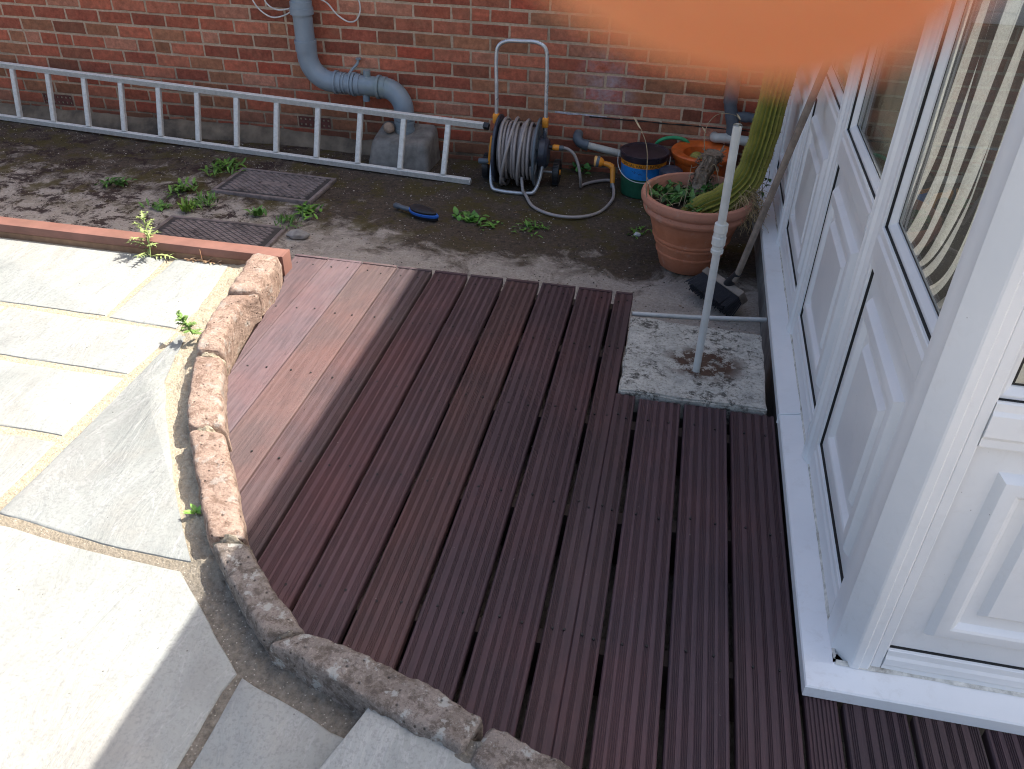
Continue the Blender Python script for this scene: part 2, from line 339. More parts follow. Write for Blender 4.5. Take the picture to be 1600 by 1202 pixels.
M = dict(
    brick=m_brick(), mortar=m_mortar(), ground=m_ground(), paving=m_paving(), sand=m_sandmortar(), deck=m_deck(),
    upvc=m_upvc(), cill=m_upvc('white_cill', .25), glass=m_glass(), terra=m_terracotta(), curtain=m_curtain(), slab=m_slab(), alu=m_alu(),
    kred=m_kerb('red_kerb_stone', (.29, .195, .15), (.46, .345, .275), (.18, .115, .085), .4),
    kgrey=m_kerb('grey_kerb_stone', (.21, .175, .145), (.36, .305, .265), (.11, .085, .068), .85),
    rubber=simple('black_gasket', (.012, .012, .012), .6, var=.1),
    black=simple('black_plastic', (.02, .021, .024), .42, var=.2),
    navy=simple('dark_blue_plastic', (.035, .045, .07), .38, var=.25, dirt=(.12, .1, .09), dirtamt=.25),
    slate=simple('slate_grey_plastic', (.10, .125, .15), .42, var=.15, dirt=(.05, .05, .05)),
    orange=simple('orange_plastic', (.80, .30, .03), .4, var=.1, dirt=(.25, .12, .04), dirtamt=.3),
    opot=simple('orange_plastic_pot', (.68, .13, .02), .45, var=.2, dirt=(.12, .04, .02), dirtamt=.5, scale=20),
    hose=simple('grey_hose', (.33, .30, .29), .45, var=.12, dirt=(.15, .13, .11), dirtamt=.3),
    pvcgrey=simple('grey_soil_pipe', (.225, .275, .32), .38, var=.07, scale=12, dirt=(.16, .2, .1), dirtamt=.35),
    pvcdark=simple('dark_grey_pipe', (.10, .115, .135), .45, var=.15, dirt=(.03, .03, .03)),
    pvcwhite=simple('white_waste_pipe', (.52, .53, .51), .42, var=.08, scale=18, dirt=(.25, .24, .2), dirtamt=.35),
    pvcmuck=simple('aged_white_pipe', (.50, .49, .44), .5, var=.1, scale=22, dirt=(.2, .18, .14), dirtamt=.6),
    steel=simple('galvanised_tube', (.52, .54, .56), .33, metal=.6, var=.15, dirt=(.2, .17, .14)),
    cable=simple('white_cable', (.62, .60, .56), .5),
    conc=simple('weathered_concrete', (.20, .19, .175), .92, var=.35, scale=14, dirt=(.07, .065, .06), dirtamt=.7, bump=.5),
    render_=simple('cement_fillet', (.16, .125, .09), .95, var=.45, scale=9, dirt=(.035, .032, .028), dirtamt=.9, bump=.7),
    iron=simple('rusty_cast_iron', (.20, .165, .155), .75, var=.35, scale=25, dirt=(.05, .04, .035), dirtamt=.8, bump=.3),
    irondk=simple('iron_recess', (.045, .04, .04), .85, var=.3, scale=20),
    beam=simple('red_brown_timber', (.20, .092, .07), .7, var=.18, scale=9, dirt=(.16, .09, .06), dirtamt=.4, bump=.2),
    beamraw=simple('weathered_timber_side', (.22, .13, .075), .85, var=.3, scale=14, dirt=(.09, .05, .03), dirtamt=.6, bump=.4),
    handle=simple('aged_wooden_handle', (.25, .20, .16), .7, var=.3, scale=25, dirt=(.1, .08, .06), dirtamt=.6, bump=.2),
    bristle=simple('black_bristle', (.02, .02, .026), .7, var=.3, scale=90),
    soil=simple('potting_soil', (.06, .04, .025), .95, var=.6, scale=60, bump=.9),
    leaf=simple('green_leaf', (.085, .155, .035), .55, var=.4, scale=40, attr=True),
    dry=simple('dry_stem', (.36, .29, .18), .85, var=.35, scale=50, attr=True),
    dead=simple('dead_brown_plant', (.19, .14, .10), .95, var=.5, scale=70, dirt=(.3, .26, .2), dirtamt=.6, bump=1.0),
    litter=simple('litter', (1, 1, 1), .9, var=.2, scale=60, attr=True),
    stone=simple('grey_pebble', (.25, .24, .225), .85, var=.3, scale=30, bump=.6),
    blue=simple('blue_plastic', (.03, .14, .50), .35, var=.1),
    joist=simple('dark_joist', (.05, .035, .03), .85, var=.3),
    woodin=simple('brown_window_board', (.12, .075, .05), .5, var=.3, scale=12),
    beige=simple('beige_blind', (.66, .58, .42), .9, var=.08, scale=9),
    rooms=simple('interior_plaster', (.78, .76, .72), .9, var=.05),
    roofw=simple('roof_sheet', (.6, .6, .58), .5, var=.05),
    tile=simple('roof_tile', (.12, .07, .055), .85, var=.3),
    green=simple('green_hose', (.03, .30, .12), .45, var=.15),
)
def m_cactus():
    b = NB('green_cactus_skin'); n = b.noise(16, 7, .7); a = b.attr()
    c = b.mix(b.maprange(n, .3, .7), (.15, .15, .028), (.29, .27, .06))
    c = b.mix(1.0, c, a, 'MULTIPLY')
    return b.out(c, .6, b.bump(n, .3, .004), spec=.3)
M['cactus'] = m_cactus()
def m_skin():
    b = NB('sunlit_skin'); n = b.noise(900, 4, .6)
    c = b.mix(b.maprange(b.noise(1.6, 3), .35, .65), (.42, .10, .035), (.66, .25, .115))
    return b.out(c, .55, b.bump(n, .05, .0005), spec=.3, **{'Subsurface Weight': .6, 'Subsurface Scale': .004})
M['skin'] = m_skin()

# ================================================================== THE SETTING
GZ = -0.20     # lower yard level
WY = 4.80      # face of the brick wall
# ground: one sheet, fine near the yard
xs = sorted(set([-60, -25, -12, -8, -6, -5] + [round(-4.6+i*.022, 3) for i in range(int(5.3/.022))] + [1, 1.5, 3, 8, 25, 60]))
ys = sorted(set([-60, -25, -8, -3, 0, 1, 2, 2.5] + [round(2.7+i*.022, 3) for i in range(int(2.15/.022))] + [5.5, 8, 25, 60]))
g = MB(); nx, ny = len(xs), len(ys)
for yy in ys:
    for xx in xs:
        h = 0
        if -4.7 < xx < .8 and 2.6 < yy < 4.9:
            h = .010*mn.noise(Vector((xx*1.4, yy*1.4, 0))) + .006*mn.noise(Vector((xx*7, yy*7, 3))) + .0035*mn.noise(Vector((xx*24, yy*24, 5)))
        g.vert((xx, yy, GZ+h-.004))
for j in range(ny-1):
    for i in range(nx-1):
        g.face((j*nx+i, j*nx+i+1, (j+1)*nx+i+1, (j+1)*nx+i))
g.build('ground', M['ground'], kind='structure', smooth=60)

# mortar bed of the patio (solid, up to the kerb line)
KC = [(-1.505, 2.80), (-1.50, 2.67), (-1.475, 2.42), (-1.45, 2.24), (-1.41, 2.06), (-1.31, 1.87), (-1.21, 1.68), (-1.08, 1.48), (-.94, 1.29), (-.80, 1.15), (-.69, 1.07), (-.58, 1.02), (-.46, .985), (-.34, .95), (-.22, .92), (0, .86), (.28, .79), (.6, .72)]
def kcx(x): return interp(x, [p[0] for p in KC], [p[1] for p in KC])
bed = MB()
outer = [(-6.5, 2.784)]+KC+[(.6, -2.5), (-6.5, -2.5)]
N = len(outer); top = [bed.vert((x, y, .0168)) for x, y in outer]; bot = [bed.vert((x, y, GZ-.02)) for x, y in outer]
bed.face(top[::-1]); 
for i in range(N): bed.face((top[i], top[(i+1) % N], bot[(i+1) % N], bot[i]))
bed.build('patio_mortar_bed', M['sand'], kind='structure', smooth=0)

# uneven mortar haunching between slabs and kerb
hau = MB(); st = []
OUT = [(-1.744, 2.80), (-1.674, 2.435), (-1.66, 2.273), (-1.504, 1.962), (-1.359, 1.722), (-1.215, 1.522), (-1.042, 1.269), (-.944, 1.156), (-.80, 1.02), (-.68, .965), (-.536, .92), (-.40, .88), (-.2, .83), (0, .78), (.28, .70)]
op = smoothpath([(x, y, 0) for x, y in OUT], 26)
kp = smoothpath([(x, y, 0) for x, y in [(-1.54, 2.80), (-1.51, 2.42), (-1.48, 2.24), (-1.43, 2.02), (-1.24, 1.73), (-1.15, 1.56), (-.965, 1.30), (-.86, 1.20), (-.75, 1.11), (-.64, 1.05), (-.50, 1.0), (-.37, .965), (-.2, .9), (0, .85), (.28, .77)]], 26)
rg = []
for i, (a, b_) in enumerate(zip(op, kp)):
    row = []
    for k in range(21):
        t = k/20; p = a.lerp(b_, t); p -= (b_-a).normalized()*.022*(1-t) if (b_-a).length > 1e-6 else Vector()
        e = .014*mn.noise(Vector((p.x*13, p.y*13, 1)))+.010*mn.noise(Vector((p.x*45, p.y*45, 9)))+.006*mn.noise(Vector((p.x*110, p.y*110, 2)))
        hgt = .014+.026*t**1.6+e*(.25+t)
        if p.x > -.48: hgt += interp(p.x, [-.48, -.40], [0, .048])
        row.append((p.x, p.y, hgt))
    rg.append(row)
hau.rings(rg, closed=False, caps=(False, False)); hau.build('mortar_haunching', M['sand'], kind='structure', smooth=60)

# paving slabs set in the bed
def chaikin(pts, it=1):
    return pts
pv = MB()
def slab(poly, ztop=.022, th=.03, tint=1.0, mb=pv, step=.03, jag=.004):
    # densify + jitter outline, rounded top edge
    P = []
    n = len(poly); c0_ = Vector((sum(p[0] for p in poly)/n, sum(p[1] for p in poly)/n)); poly = [tuple(Vector(p)+(Vector(p)-c0_).normalized()*.006) for p in poly]
    for i in range(n):
        a = Vector((*poly[i], 0)); b_ = Vector((*poly[(i+1) % n], 0)); k = max(1, int((b_-a).length/step))
        for j in range(k):
            p = a.lerp(b_, j/k)
            q = Vector((mn.noise(p*9), mn.noise(p*9+Vector((5, 5, 5))), 0))*jag + Vector((mn.noise(p*40), mn.noise(p*40+Vector((9, 5, 5))), 0))*jag*.5
            P.append(p+q)
    cen = sum(P, Vector())/len(P)
    def ring(ins, z):
        out = []
        for p in P:
            d = (cen-p); out.append(Vector((p.x, p.y, 0))+d.normalized()*ins+Vector((0, 0, z)))
        return out
    R_ = [ring(0, ztop-th), ring(0, ztop-.006), ring(.003, ztop-.0015), ring(.008, ztop)]
    mb.rings(R_, True, (False, True), c=(tint, tint, tint*1.0))
slab([(-2.9, 2.31), (-1.965, 2.305), (-1.99, 2.775), (-2.9, 2.775)], tint=1.0)
slab([(-4.2, 2.31), (-2.93, 2.31), (-2.93, 2.775), (-4.2, 2.775)], tint=.93)
slab([(-1.935, 2.30), (-1.665, 2.285), (-1.66, 2.42), (-1.715, 2.775), (-1.945, 2.775)], tint=1.05)
slab([(-2.33, 1.995), (-1.675, 1.985), (-1.655, 2.262), (-2.33, 2.272)], tint=1.0)
slab([(-3.3, 1.995), (-2.36, 1.995), (-2.36, 2.272), (-3.3, 2.272)], tint=.88)
slab([(-2.12, 1.655), (-1.675, 1.65), (-1.675, 1.952), (-2.14, 1.958)], tint=1.03)
slab([(-2.9, 1.655), (-2.155, 1.655), (-2.165, 1.958), (-2.9, 1.958)], tint=.93)
slab([(-2.35, 1.32), (-1.67, 1.325), (-1.675, 1.612), (-2.35, 1.615)], tint=.9)
slab([(-1.625, 1.325), (-1.30, 1.285), (-1.05, 1.275), (-1.09, 1.325), (-1.235, 1.52), (-1.38, 1.73), (-1.525, 1.965), (-1.565, 2.10), (-1.60, 2.235), (-1.628, 2.24)], tint=.9)
slab([(-2.6, .30), (-.815, .30), (-.80, .95), (-.79, .995), (-.965, 1.15), (-1.06, 1.235), (-1.3, 1.245), (-1.62, 1.28), (-2.6, 1.30)], tint=.98)
slab([(-.785, .30), (-.3, .30), (-.3, .86), (-.535, .905), (-.66, .95), (-.765, .985)], tint=.9)
slab([(-4.4, 1.995), (-3.33, 1.995), (-3.33, 2.272), (-4.4, 2.272)], tint=1.0)
slab([(-3.9, 1.655), (-2.93, 1.655), (-2.93, 1.958), (-3.9, 1.958)], tint=.96)
slab([(-3.3, 1.32), (-2.39, 1.32), (-2.39, 1.615), (-3.3, 1.615)], tint=.98)
slab([(-3.9, .30), (-2.64, .30), (-2.64, 1.28), (-3.9, 1.28)], tint=.93)
slab([(-2.2, -.9), (-.9, -.9), (-.9, .265), (-2.2, .265)], tint=.95)
slab([(-.86, -.9), (.4, -.9), (.4, .0), (-.86, .265)], tint=.9)
pv.build('patio_paving', M['paving'], kind='structure', smooth=40)
ps = MB(); slab([(-.452, .962), (-.52, .74), (-.9+.30, .50), (.2, .2), (.35, .62), (-.10, .825), (-.25, .885)], ztop=.078, th=.03, tint=1.0, mb=ps, jag=.002)
slab([(-.445, .95), (-.51, .73), (-.59, .49), (.19, .19), (.34, .61), (-.10, .815), (-.25, .875)], ztop=.047, th=.04, tint=.55, mb=ps, jag=.006)
ps.build('raised_paving_slab', M['paving'], label='smooth pale blue-grey slab raised one step above the paving beside the front kerb', cat='paving slab')

# ---------------------------------------------------------------- kerb stones
def kerbstone(path, mat, label, seed, top=.105, dip=0, grp='curved row of rough kerb stones'):
    # path: list of (outer xy, inner xy)
    O = smoothpath([(*p[0], 0) for p in path], 6); I = smoothpath([(*p[1], 0) for p in path], 6)
    L = sum((a-b_).length for a, b_ in zip(O[:-1], O[1:])); k = max(10, int(L/.008)); mb = MB(); rg = []
    def at(P, t):
        f = t*(len(P)-1); i = min(int(f), len(P)-2); return P[i].lerp(P[i+1], f-i)
    off = Vector((seed*7.3, seed*3.1, seed*1.7)); n = 30
    for j in range(k+1):
        t = j/k; o = at(O, t); i_ = at(I, t); c = (o+i_)/2; d = (i_-o)/2
        e = min(t, 1-t)*L; sc = 1.0 if e > .018 else math.sqrt(max(0.0, 1-((.018-e)/.018)**2))*.22+.78
        if j in (0, k): sc = .86
        row = []
        for q in range(n):
            a = 2*PI*q/n; ca, sa = math.cos(a), math.sin(a)
            ex = math.copysign(abs(ca)**.24, ca); ez = math.copysign(abs(sa)**.30, sa)
            z0 = -.12; zt = top*(1 if e > .03 else .93+.07*e/.03); zc = (zt+z0)/2; hz = (zt-z0)/2
            p = c+d*(ex*(1.0 if sc > .9 else sc)); p.z = zc+ez*hz*(1 if ez < 0 else (sc*.15+.85))
            nv = p*1.0+off
            dn = .008*mn.noise(nv*9)+.006*mn.noise(nv*24)+.0045*mn.noise(nv*60)
            dirv = Vector((d.x*ca, d.y*ca, 0)); dirv = dirv.normalized()*abs(ca) if dirv.length > 1e-6 else Vector()
            p = p+(dirv+Vector((0, 0, sa)))*dn
            row.append(p)
        rg.append(row)
    mb.rings(rg, True, (True, True))
    return mb.build('kerb_stone', mat, label=label, cat='kerb stone', group=grp, smooth=60)
kerbstone([((-1.575, 2.745), (-1.462, 2.745)), ((-1.56, 2.60), (-1.428, 2.60)), ((-1.53, 2.43), (-1.42, 2.465))], M['kred'], 'short round-topped reddish kerb stone by the red-brown timber beam end', 1, .118)
kerbstone([((-1.525, 2.415), (-1.41, 2.445)), ((-1.51, 2.28), (-1.43, 2.30)), ((-1.45, 2.06), (-1.36, 2.07))], M['kred'], 'spiky brown-sided kerb stone with the thistle weed growing beside it', 2, .112)
kerbstone([((-1.44, 2.035), (-1.345, 2.045)), ((-1.36, 1.84), (-1.258, 1.87)), ((-1.275, 1.695), (-1.165, 1.71))], M['kred'], 'sunlit pinkish kerb stone, second after the thistle weed, before the long tan one', 3, .10)
kerbstone([((-1.262, 1.672), (-1.153, 1.685)), ((-1.13, 1.476), (-1.022, 1.49)), ((-1.0, 1.30), (-.905, 1.315))], M['kred'], 'long sunlit tan-pink kerb stone beside the small two-leaved seedling', 4, .10)
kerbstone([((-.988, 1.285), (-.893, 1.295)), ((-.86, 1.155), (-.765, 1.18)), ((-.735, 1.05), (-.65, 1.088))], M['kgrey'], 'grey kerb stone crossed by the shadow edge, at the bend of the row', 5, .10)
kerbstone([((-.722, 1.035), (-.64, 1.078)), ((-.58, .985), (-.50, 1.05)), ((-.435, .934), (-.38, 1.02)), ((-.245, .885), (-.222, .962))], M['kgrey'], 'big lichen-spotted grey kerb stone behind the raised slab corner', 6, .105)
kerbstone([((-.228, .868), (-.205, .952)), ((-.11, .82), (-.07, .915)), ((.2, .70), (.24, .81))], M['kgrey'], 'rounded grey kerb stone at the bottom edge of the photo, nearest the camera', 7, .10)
# mortar dabs between stones
for (x, y, s, lab) in ((-1.40, 2.05, .052, 'thin mortar lump in the joint below the thistle weed'), (-1.215, 1.688, .05, 'flat mortar dab between the two sunlit kerb stones'), (-.945, 1.305, .05, 'mortar dab where sun turns to shade on the kerb'), (-.690, 1.066, .036, 'buff mortar lump at the bend of the kerb')):
    mb = MB(); bm = bmesh.new(); bmesh.ops.create_icosphere(bm, subdivisions=4, radius=1)
    for v in bm.verts:
        p = v.co.copy(); dn = 1+.25*mn.noise(p*2.2+Vector((x*9, y*9, 0)))+.1*mn.noise(p*7+Vector((x*9, y, 0)))
        v.co = Vector((p.x*s*dn, p.y*s*.42*dn, p.z*.062*dn))
    d = Matrix.Translation((x, y, .036)) @ Matrix.Rotation(math.atan2(.12, 1.0) if y > 1.2 else R(35), 4, 'Z')
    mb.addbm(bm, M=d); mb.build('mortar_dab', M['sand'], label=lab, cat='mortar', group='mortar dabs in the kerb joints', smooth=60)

# ---------------------------------------------------------------- red-brown timber beam edging the patio
bm_ = MB(); bm_.box((-4.6, 2.786, .045), (-1.487, 2.857, .082), b=.003, mi=0)
bm_.box((-4.6, 2.789, GZ), (-1.4895, 2.854, .044), b=.002, mi=1)
beam = empty('timber_edging', 'long red-brown timber beam edging the pale patio, square end beside the deck', 'timber edging', (-1.487, 2.82, .08))
bm_.build('beam', [M['beam'], M['beamraw']], beam)
e = MB(); e.box((-1.4868, 2.7855, GZ), (-1.4755, 2.8575, .0825), b=.002); e.build('end_cap', M['beam'], beam)

# ================================================================== DECK
gx = [-1.513, -1.364, -1.214, -1.062, -.906, -.755, -.605, -.457, -.307, -.158, -.010, .137, .284, .434, .515, .661, .808, .955]
kin = [(-1.46, 2.745), (-1.44, 2.60), (-1.415, 2.45), (-1.40, 2.30), (-1.366, 2.10), (-1.352, 2.045), (-1.262, 1.87), (-1.17, 1.71), (-1.03, 1.50), (-.912, 1.325)]
def yfront(x):
    if x < -1.46: return interp(x, [-1.52, -1.46], [2.83, 2.745]) if x > -1.476 else 2.87
    if x < -.912: return interp(x, [p[0] for p in kin], [p[1] for p in kin])
    if x < -.80: return interp(x, [-.912, -.80], [1.325, 1.15])
    if x < .3: return kcx(x)
    return .35
deck = empty('timber_deck', 'dark red-brown grooved timber deck filling the corner, its left boards in the sun', 'deck', (-.3, 2.0, 0))
def board(x0, x1, segs, tint, gapl, gapr, seed):
    """segs: list of (xa, xb, ya(x) or float, yb)"""
    mb = MB(); rnd = random.Random(seed)
    W = .148; TH = .028; GD = .0017 if seed <= 3 else .0026
    # profile across x
    prof = []
    def prof_at(a, b_):
        pts = [(a, -TH), (a, -.004), (a+.003, 0.0)]
        # groove groups relative to the board's full width
        base = x0; full = x1-x0
        grooves = []
        if full > .1:
            for cx in (.115, .31, .50, .69, .885):
                nn = rnd.choice((3, 4, 4)); jx = rnd.uniform(-.012, .012); sp_ = rnd.uniform(.026, .036)
                for q in range(nn): grooves.append(base+full*(cx+jx+(q-(nn-1)/2)*sp_))
        else:
            for q in range(7): grooves.append(base+full*(.12+q*.125))
        for gq in sorted(grooves):
            if gq-.003 > a+.004 and gq+.003 < b_-.004:
                pts += [(gq-.0019, 0), (gq-.0012, -GD), (gq+.0012, -GD), (gq+.0019, 0)]
        pts += [(b_-.003, 0), (b_, -.004), (b_, -TH)]
        return pts
    for (a, b_, yf, yb) in segs:
        pr = prof_at(a, b_); k = 14; rg = []
        zoff = rnd.uniform(-.0012, .0012); tw = rnd.uniform(-.0008, .0008)
        for j in range(k+1):
            t = j/k; row = []
            for (px, pz) in pr:
                y0 = yf(px) if callable(yf) else yf
                y = lerp(y0, yb, t)
                wv = .0012*mn.noise(Vector((seed*3.3, y*1.1, 0)))
                row.append((px+.0010*mn.noise(Vector((seed, y*2, 4))), y, pz+zoff+wv+tw*math.sin(y*2)-.0005))
            rg.append(row)
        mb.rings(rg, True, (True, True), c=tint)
        # pairs of screw heads above each joist
        for yj in (.75, 1.28, 1.72, 2.15, 2.55, 2.90):
            for sx in (.27, .73):
                xx = a+(b_-a)*sx+rnd.uniform(-.004, .004); yy = yj+rnd.uniform(-.01, .01)
                y0 = yf(xx) if callable(yf) else yf
                if yy > y0+.03 and yy < yb-.02: mb.lathe([(.0034, -.001), (.0034, .0006+zoff+.0012), (.0014, .0003+zoff+.0010)], 8, (xx, yy, 0), mi=1)
    return mb.build('deck_board', [M['deck'], M['rubber']], deck, smooth=25)
for i in range(17):
    a, b_ = gx[i], gx[i+1]
    tight = i <= 2
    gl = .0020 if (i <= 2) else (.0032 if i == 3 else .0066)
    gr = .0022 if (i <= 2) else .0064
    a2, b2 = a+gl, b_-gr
    r = random.Random(100+i); t = r.uniform(.84, 1.15)*(2.15 if i <= 2 else 1.22 if i == 3 else 1.0); tint = (t*r.uniform(.94, 1.08)*(.90 if i <= 3 else 1), t*(1.06 if i <= 3 else 1), t*r.uniform(.92, 1.06))  # left boards tinted lighter: sunlight painted into their colour
    if i <= 8: segs = [(a2, b2, yfront, 2.958+r.uniform(-.002, .002))]
    elif i == 9: segs = [(a2, -.0820, yfront, 2.958), (-.0818, b2, yfront, 2.272)]
    elif i <= 12: segs = [(a2, b2, yfront, 2.262+r.uniform(-.003, .003))]
    elif i == 13: segs = [(.4395, .510, .35, 1.228)]
    else: segs = [(a2, b2, .35, 1.225)]
    if i == 13: a2, b2 = .4395, .510
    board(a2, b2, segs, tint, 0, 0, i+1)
    if i <= 9:
        cb = -.083 if i == 9 else b2
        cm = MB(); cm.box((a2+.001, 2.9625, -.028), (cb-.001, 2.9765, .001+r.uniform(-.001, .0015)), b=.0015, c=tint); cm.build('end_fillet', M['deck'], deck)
for k, yj in enumerate((.75, 1.28, 1.72, 2.15)):
    jm = MB(); x_l = min((p[0] for p in KC if kcx(p[0]) < yj+.03), default=-.2); x_l = max(x_l, -1.3)
    jm.box((x_l+.06, yj-.022, GZ+.01), (.432 if yj > 1.2 else .95, yj+.022, -.030)); jm.build('joist', M['joist'], deck)
for yj in (2.55, 2.90):
    jm = MB(); jm.box((-1.37, yj-.022, GZ+.01), (-.085, yj+.022, -.030)); jm.build('joist', M['joist'], deck)

# ================================================================== BRICK WALL (neighbouring house side)
house = empty('brick_house', 'red brick house wall in running bond with sandy mortar, closing the yard', 'brick wall', (-2, WY, GZ))
bw = MB(); rnd = random.Random(3)
PIT = .2205; CH = .0755; Z0 = -.172
pal = [(.225, .068, .042)]*7+[(.25, .088, .056)]*5+[(.175, .052, .034)]*4+[(.19, .085, .05)]*4+[(.26, .115, .078)]*2+[(.135, .05, .032)]*2+[(.265, .062, .038)]*2
nrow = 50
vents = []
for r_ in range(-1, nrow):
    zb = Z0+r_*CH; zt = zb+CH
    odd = (r_ % 2 == 1)
    # row with centre .40 (r_=7): joint at -1.418
    ph = -1.418 if (r_ % 2 == 1) else -1.418+.1102
    k0 = int((-8.2-ph)/PIT)-1; x = ph+k0*PIT
    while x < 1.4:
        xa, xb = x+.0062, x+PIT-.0062; x += PIT
        if xb < -8 or xa > 1.3: continue
        if -.72 < (xa+xb)/2 < -.12 and zb > .73 and zt < 1.98: continue       # window opening
        if (r_ == 1) and (abs((xa+xb)/2+2.17) < .11 or abs((xa+xb)/2+3.92) < .11): vents.append((xa, xb, zb+.005, zt-.005)); continue
        spl = rnd.random() < .06
        parts = [(xa, xa+.1), (xa+.111, xb)] if spl else [(xa, xb)]
        for (pa, pb) in parts:
            c = rnd.choice(pal); v = rnd.uniform(.8, 1.2); c = (c[0]*v*1.72, c[1]*v*1.62, c[2]*v*1.5)
            y = WY+rnd.uniform(-.0012, .0012); j = lambda s=.0022: rnd.uniform(-s, s)
            dz = rnd.uniform(-.0012, .0012)
            za, zz = zb+.0066+dz, zt-.0066+dz
            o = [(pa+j(), za+j()), (pb+j(), za+j()), (pb+j(), zz+j()), (pa+j(), zz+j())]
            # subdivided outline for a ragged arris
            ol = []
            for q in range(4):
                A, B = o[q], o[(q+1) % 4]; kk = 6 if q % 2 == 0 else 3
                for h in range(kk):
                    t = h/kk; ol.append((lerp(A[0], B[0], t)+(j(.0012) if h else 0), lerp(A[1], B[1], t)+(j(.0011) if h else 0)))
            cx, cz = (pa+pb)/2, (za+zz)/2
            ins = lambda p, d: (p[0]+(d if p[0] < cx else -d), p[1]+(d if p[1] < cz else -d))
            bw.rings([[(p[0], WY+.012, p[1]) for p in ol], [(p[0], y+.003, p[1]) for p in ol], [(ins(p, .0028)[0], y, ins(p, .0028)[1]) for p in ol]], True, (False, True), c=c)
# flip orientation is irrelevant for a closed look; normals recalculated below
brk = bw.build('bricks', M['brick'], house, smooth=0)
mw = MB()
def vrect(mb, x0, x1, z0, z1, y, mi=0): mb.poly([(x0, y, z0), (x1, y, z0), (x1, y, z1), (x0, y, z1)], mi)
mw.box((-8.2, WY+.0035, GZ-.05), (-.765, WY+.3, 3.60)); mw.box((-.115, WY+.0035, GZ-.05), (1.4, WY+.3, 3.60))
mw.box((-.7648, WY+.0037, GZ-.05), (-.1152, WY+.299, .73)); mw.box((-.7648, WY+.0037, 1.99), (-.1152, WY+.299, 3.598))
mw.build('mortar_joints', M['mortar'], house, smooth=0)
# window of the house, above the frame of the photo (seen mirrored in the glass)
wf = MB(); wf.box((-.78, WY-.04, .745), (-.09, WY+.1, .79), b=.004)
for (a, b_) in ((-.76, -.70), (-.18, -.12)): wf.box((a, WY+.02, .791), (b_, WY+.09, 1.985), b=.004)
for (c_, d_) in ((.791, .85), (1.92, 1.985)): wf.box((-.699, WY+.022, c_), (-.181, WY+.088, d_), b=.004)
hw = wf.build('window_frame', M['upvc'], house)
hp = MB(); hp.box((-.698, WY+.05, .851), (-.182, WY+.056, 1.919)); hp.build('window_pane', M['beige'], hw)
# eaves and roof, added out of view; overhang shaped to shade the yard
rf = MB(); rf.poly([(-8.4, 4.40, 3.57), (1.6, 4.40, 3.57), (1.6, 8.5, 5.6), (-8.4, 8.5, 5.6)]); rf.poly([(-8.4, 4.40, 3.53), (-8.4, 8.5, 5.56), (1.6, 8.5, 5.56), (1.6, 4.40, 3.53)])
rf.poly([(-8.4, 4.40, 3.53), (1.6, 4.40, 3.53), (1.6, 4.40, 3.57), (-8.4, 4.40, 3.57)]); rf.build('roof', M['tile'], house, smooth=0)
sf = MB(); sf.box((-8.4, 4.42, 3.40), (1.6, 4.44, 3.528)); sf.box((-8.4, 4.441, 3.40), (1.6, WY+.0, 3.415)); sf.build('fascia', M['upvc'], house)
# air bricks
for (xa, xb, za, zz) in vents:
    vb = MB(); y = WY-.001; nxh, nzh = 7, 3; W_ = xb-xa; H_ = zz-za
    cols = [xa]; 
    for q in range(nxh): c0 = xa+W_*(q+.5)/nxh; cols += [c0-.007, c0+.007]
    cols.append(xb); rws = [za]
    for q in range(nzh-1): c0 = za+H_*(q+.5+.0)/(nzh-1); rws += [c0-.0065, c0+.0065]
    rws.append(zz)
    for ci in range(len(cols)-1):
        for ri in range(len(rws)-1):
            if ci % 2 == 1 and ri % 2 == 1:
                a, b_, c_, d_ = cols[ci], cols[ci+1], rws[ri], rws[ri+1]
                vb.rings([[(a, y, c_), (b_, y, c_), (b_, y, d_), (a, y, d_)], [(a, y+.05, c_), (b_, y+.05, c_), (b_, y+.05, d_), (a, y+.05, d_)]], True, (False, True), mi=1)
            else: vrect(vb, cols[ci], cols[ci+1], rws[ri], rws[ri+1], y)
    vb.box((xa, y+.001, za), (xb, y+.003, za+.002))
    vv = vb.build('air_brick', [simple('air_brick_clay', (.13, .045, .035), .9, var=.3), M['rubber']], house, smooth=0)
# cement fillet at the foot of the wall (left part)
cf = MB(); rg = []
for i in range(170):
    x = lerp(-6.0, -1.80, i/169); row = []
    hh = .085+.03*mn.noise(Vector((x*1.3, 0, 0)))+.018*mn.noise(Vector((x*6, 3, 0)))+interp(x, [-6, -4.4, -1.8], [.03, 0, -.01]); dd = .07+.02*mn.noise(Vector((x*2, 7, 0)))
    for k in range(9):
        t = k/8; row.append((x, WY-.004-dd*(1-t)**.8+.006*mn.noise(Vector((x*12, t*4, 0))), GZ-.01+(hh+.01)*(t**.75)+.005*mn.noise(Vector((x*20, t*7, 2)))))
    row.append((x, WY+.01, GZ+hh)); rg.append(row)
cf.rings(rg, False, (False, False)); cf.build('cement_fillet', M['render_'], house, smooth=60)
# streak of white paint along one mortar joint by the hose reel
stv = MB(); rg = []
for i in range(60):
    t = i/59; x = lerp(-.70, -.40, t); hh = (.0065*(1-t*.6))*(1+.5*mn.noise(Vector((x*30, 0, 0)))); zc = .1285-.004*t+.002*mn.noise(Vector((x*14, 5, 0)))
    rg.append([(x, WY-.0022, zc-hh), (x, WY-.0034, zc), (x, WY-.0022, zc+hh)])
stv.rings(rg, False, (False, False)); stv.build('paint_streak', simple('dried_white_paint', (.5, .48, .5), .7, var=.3, scale=60), house)
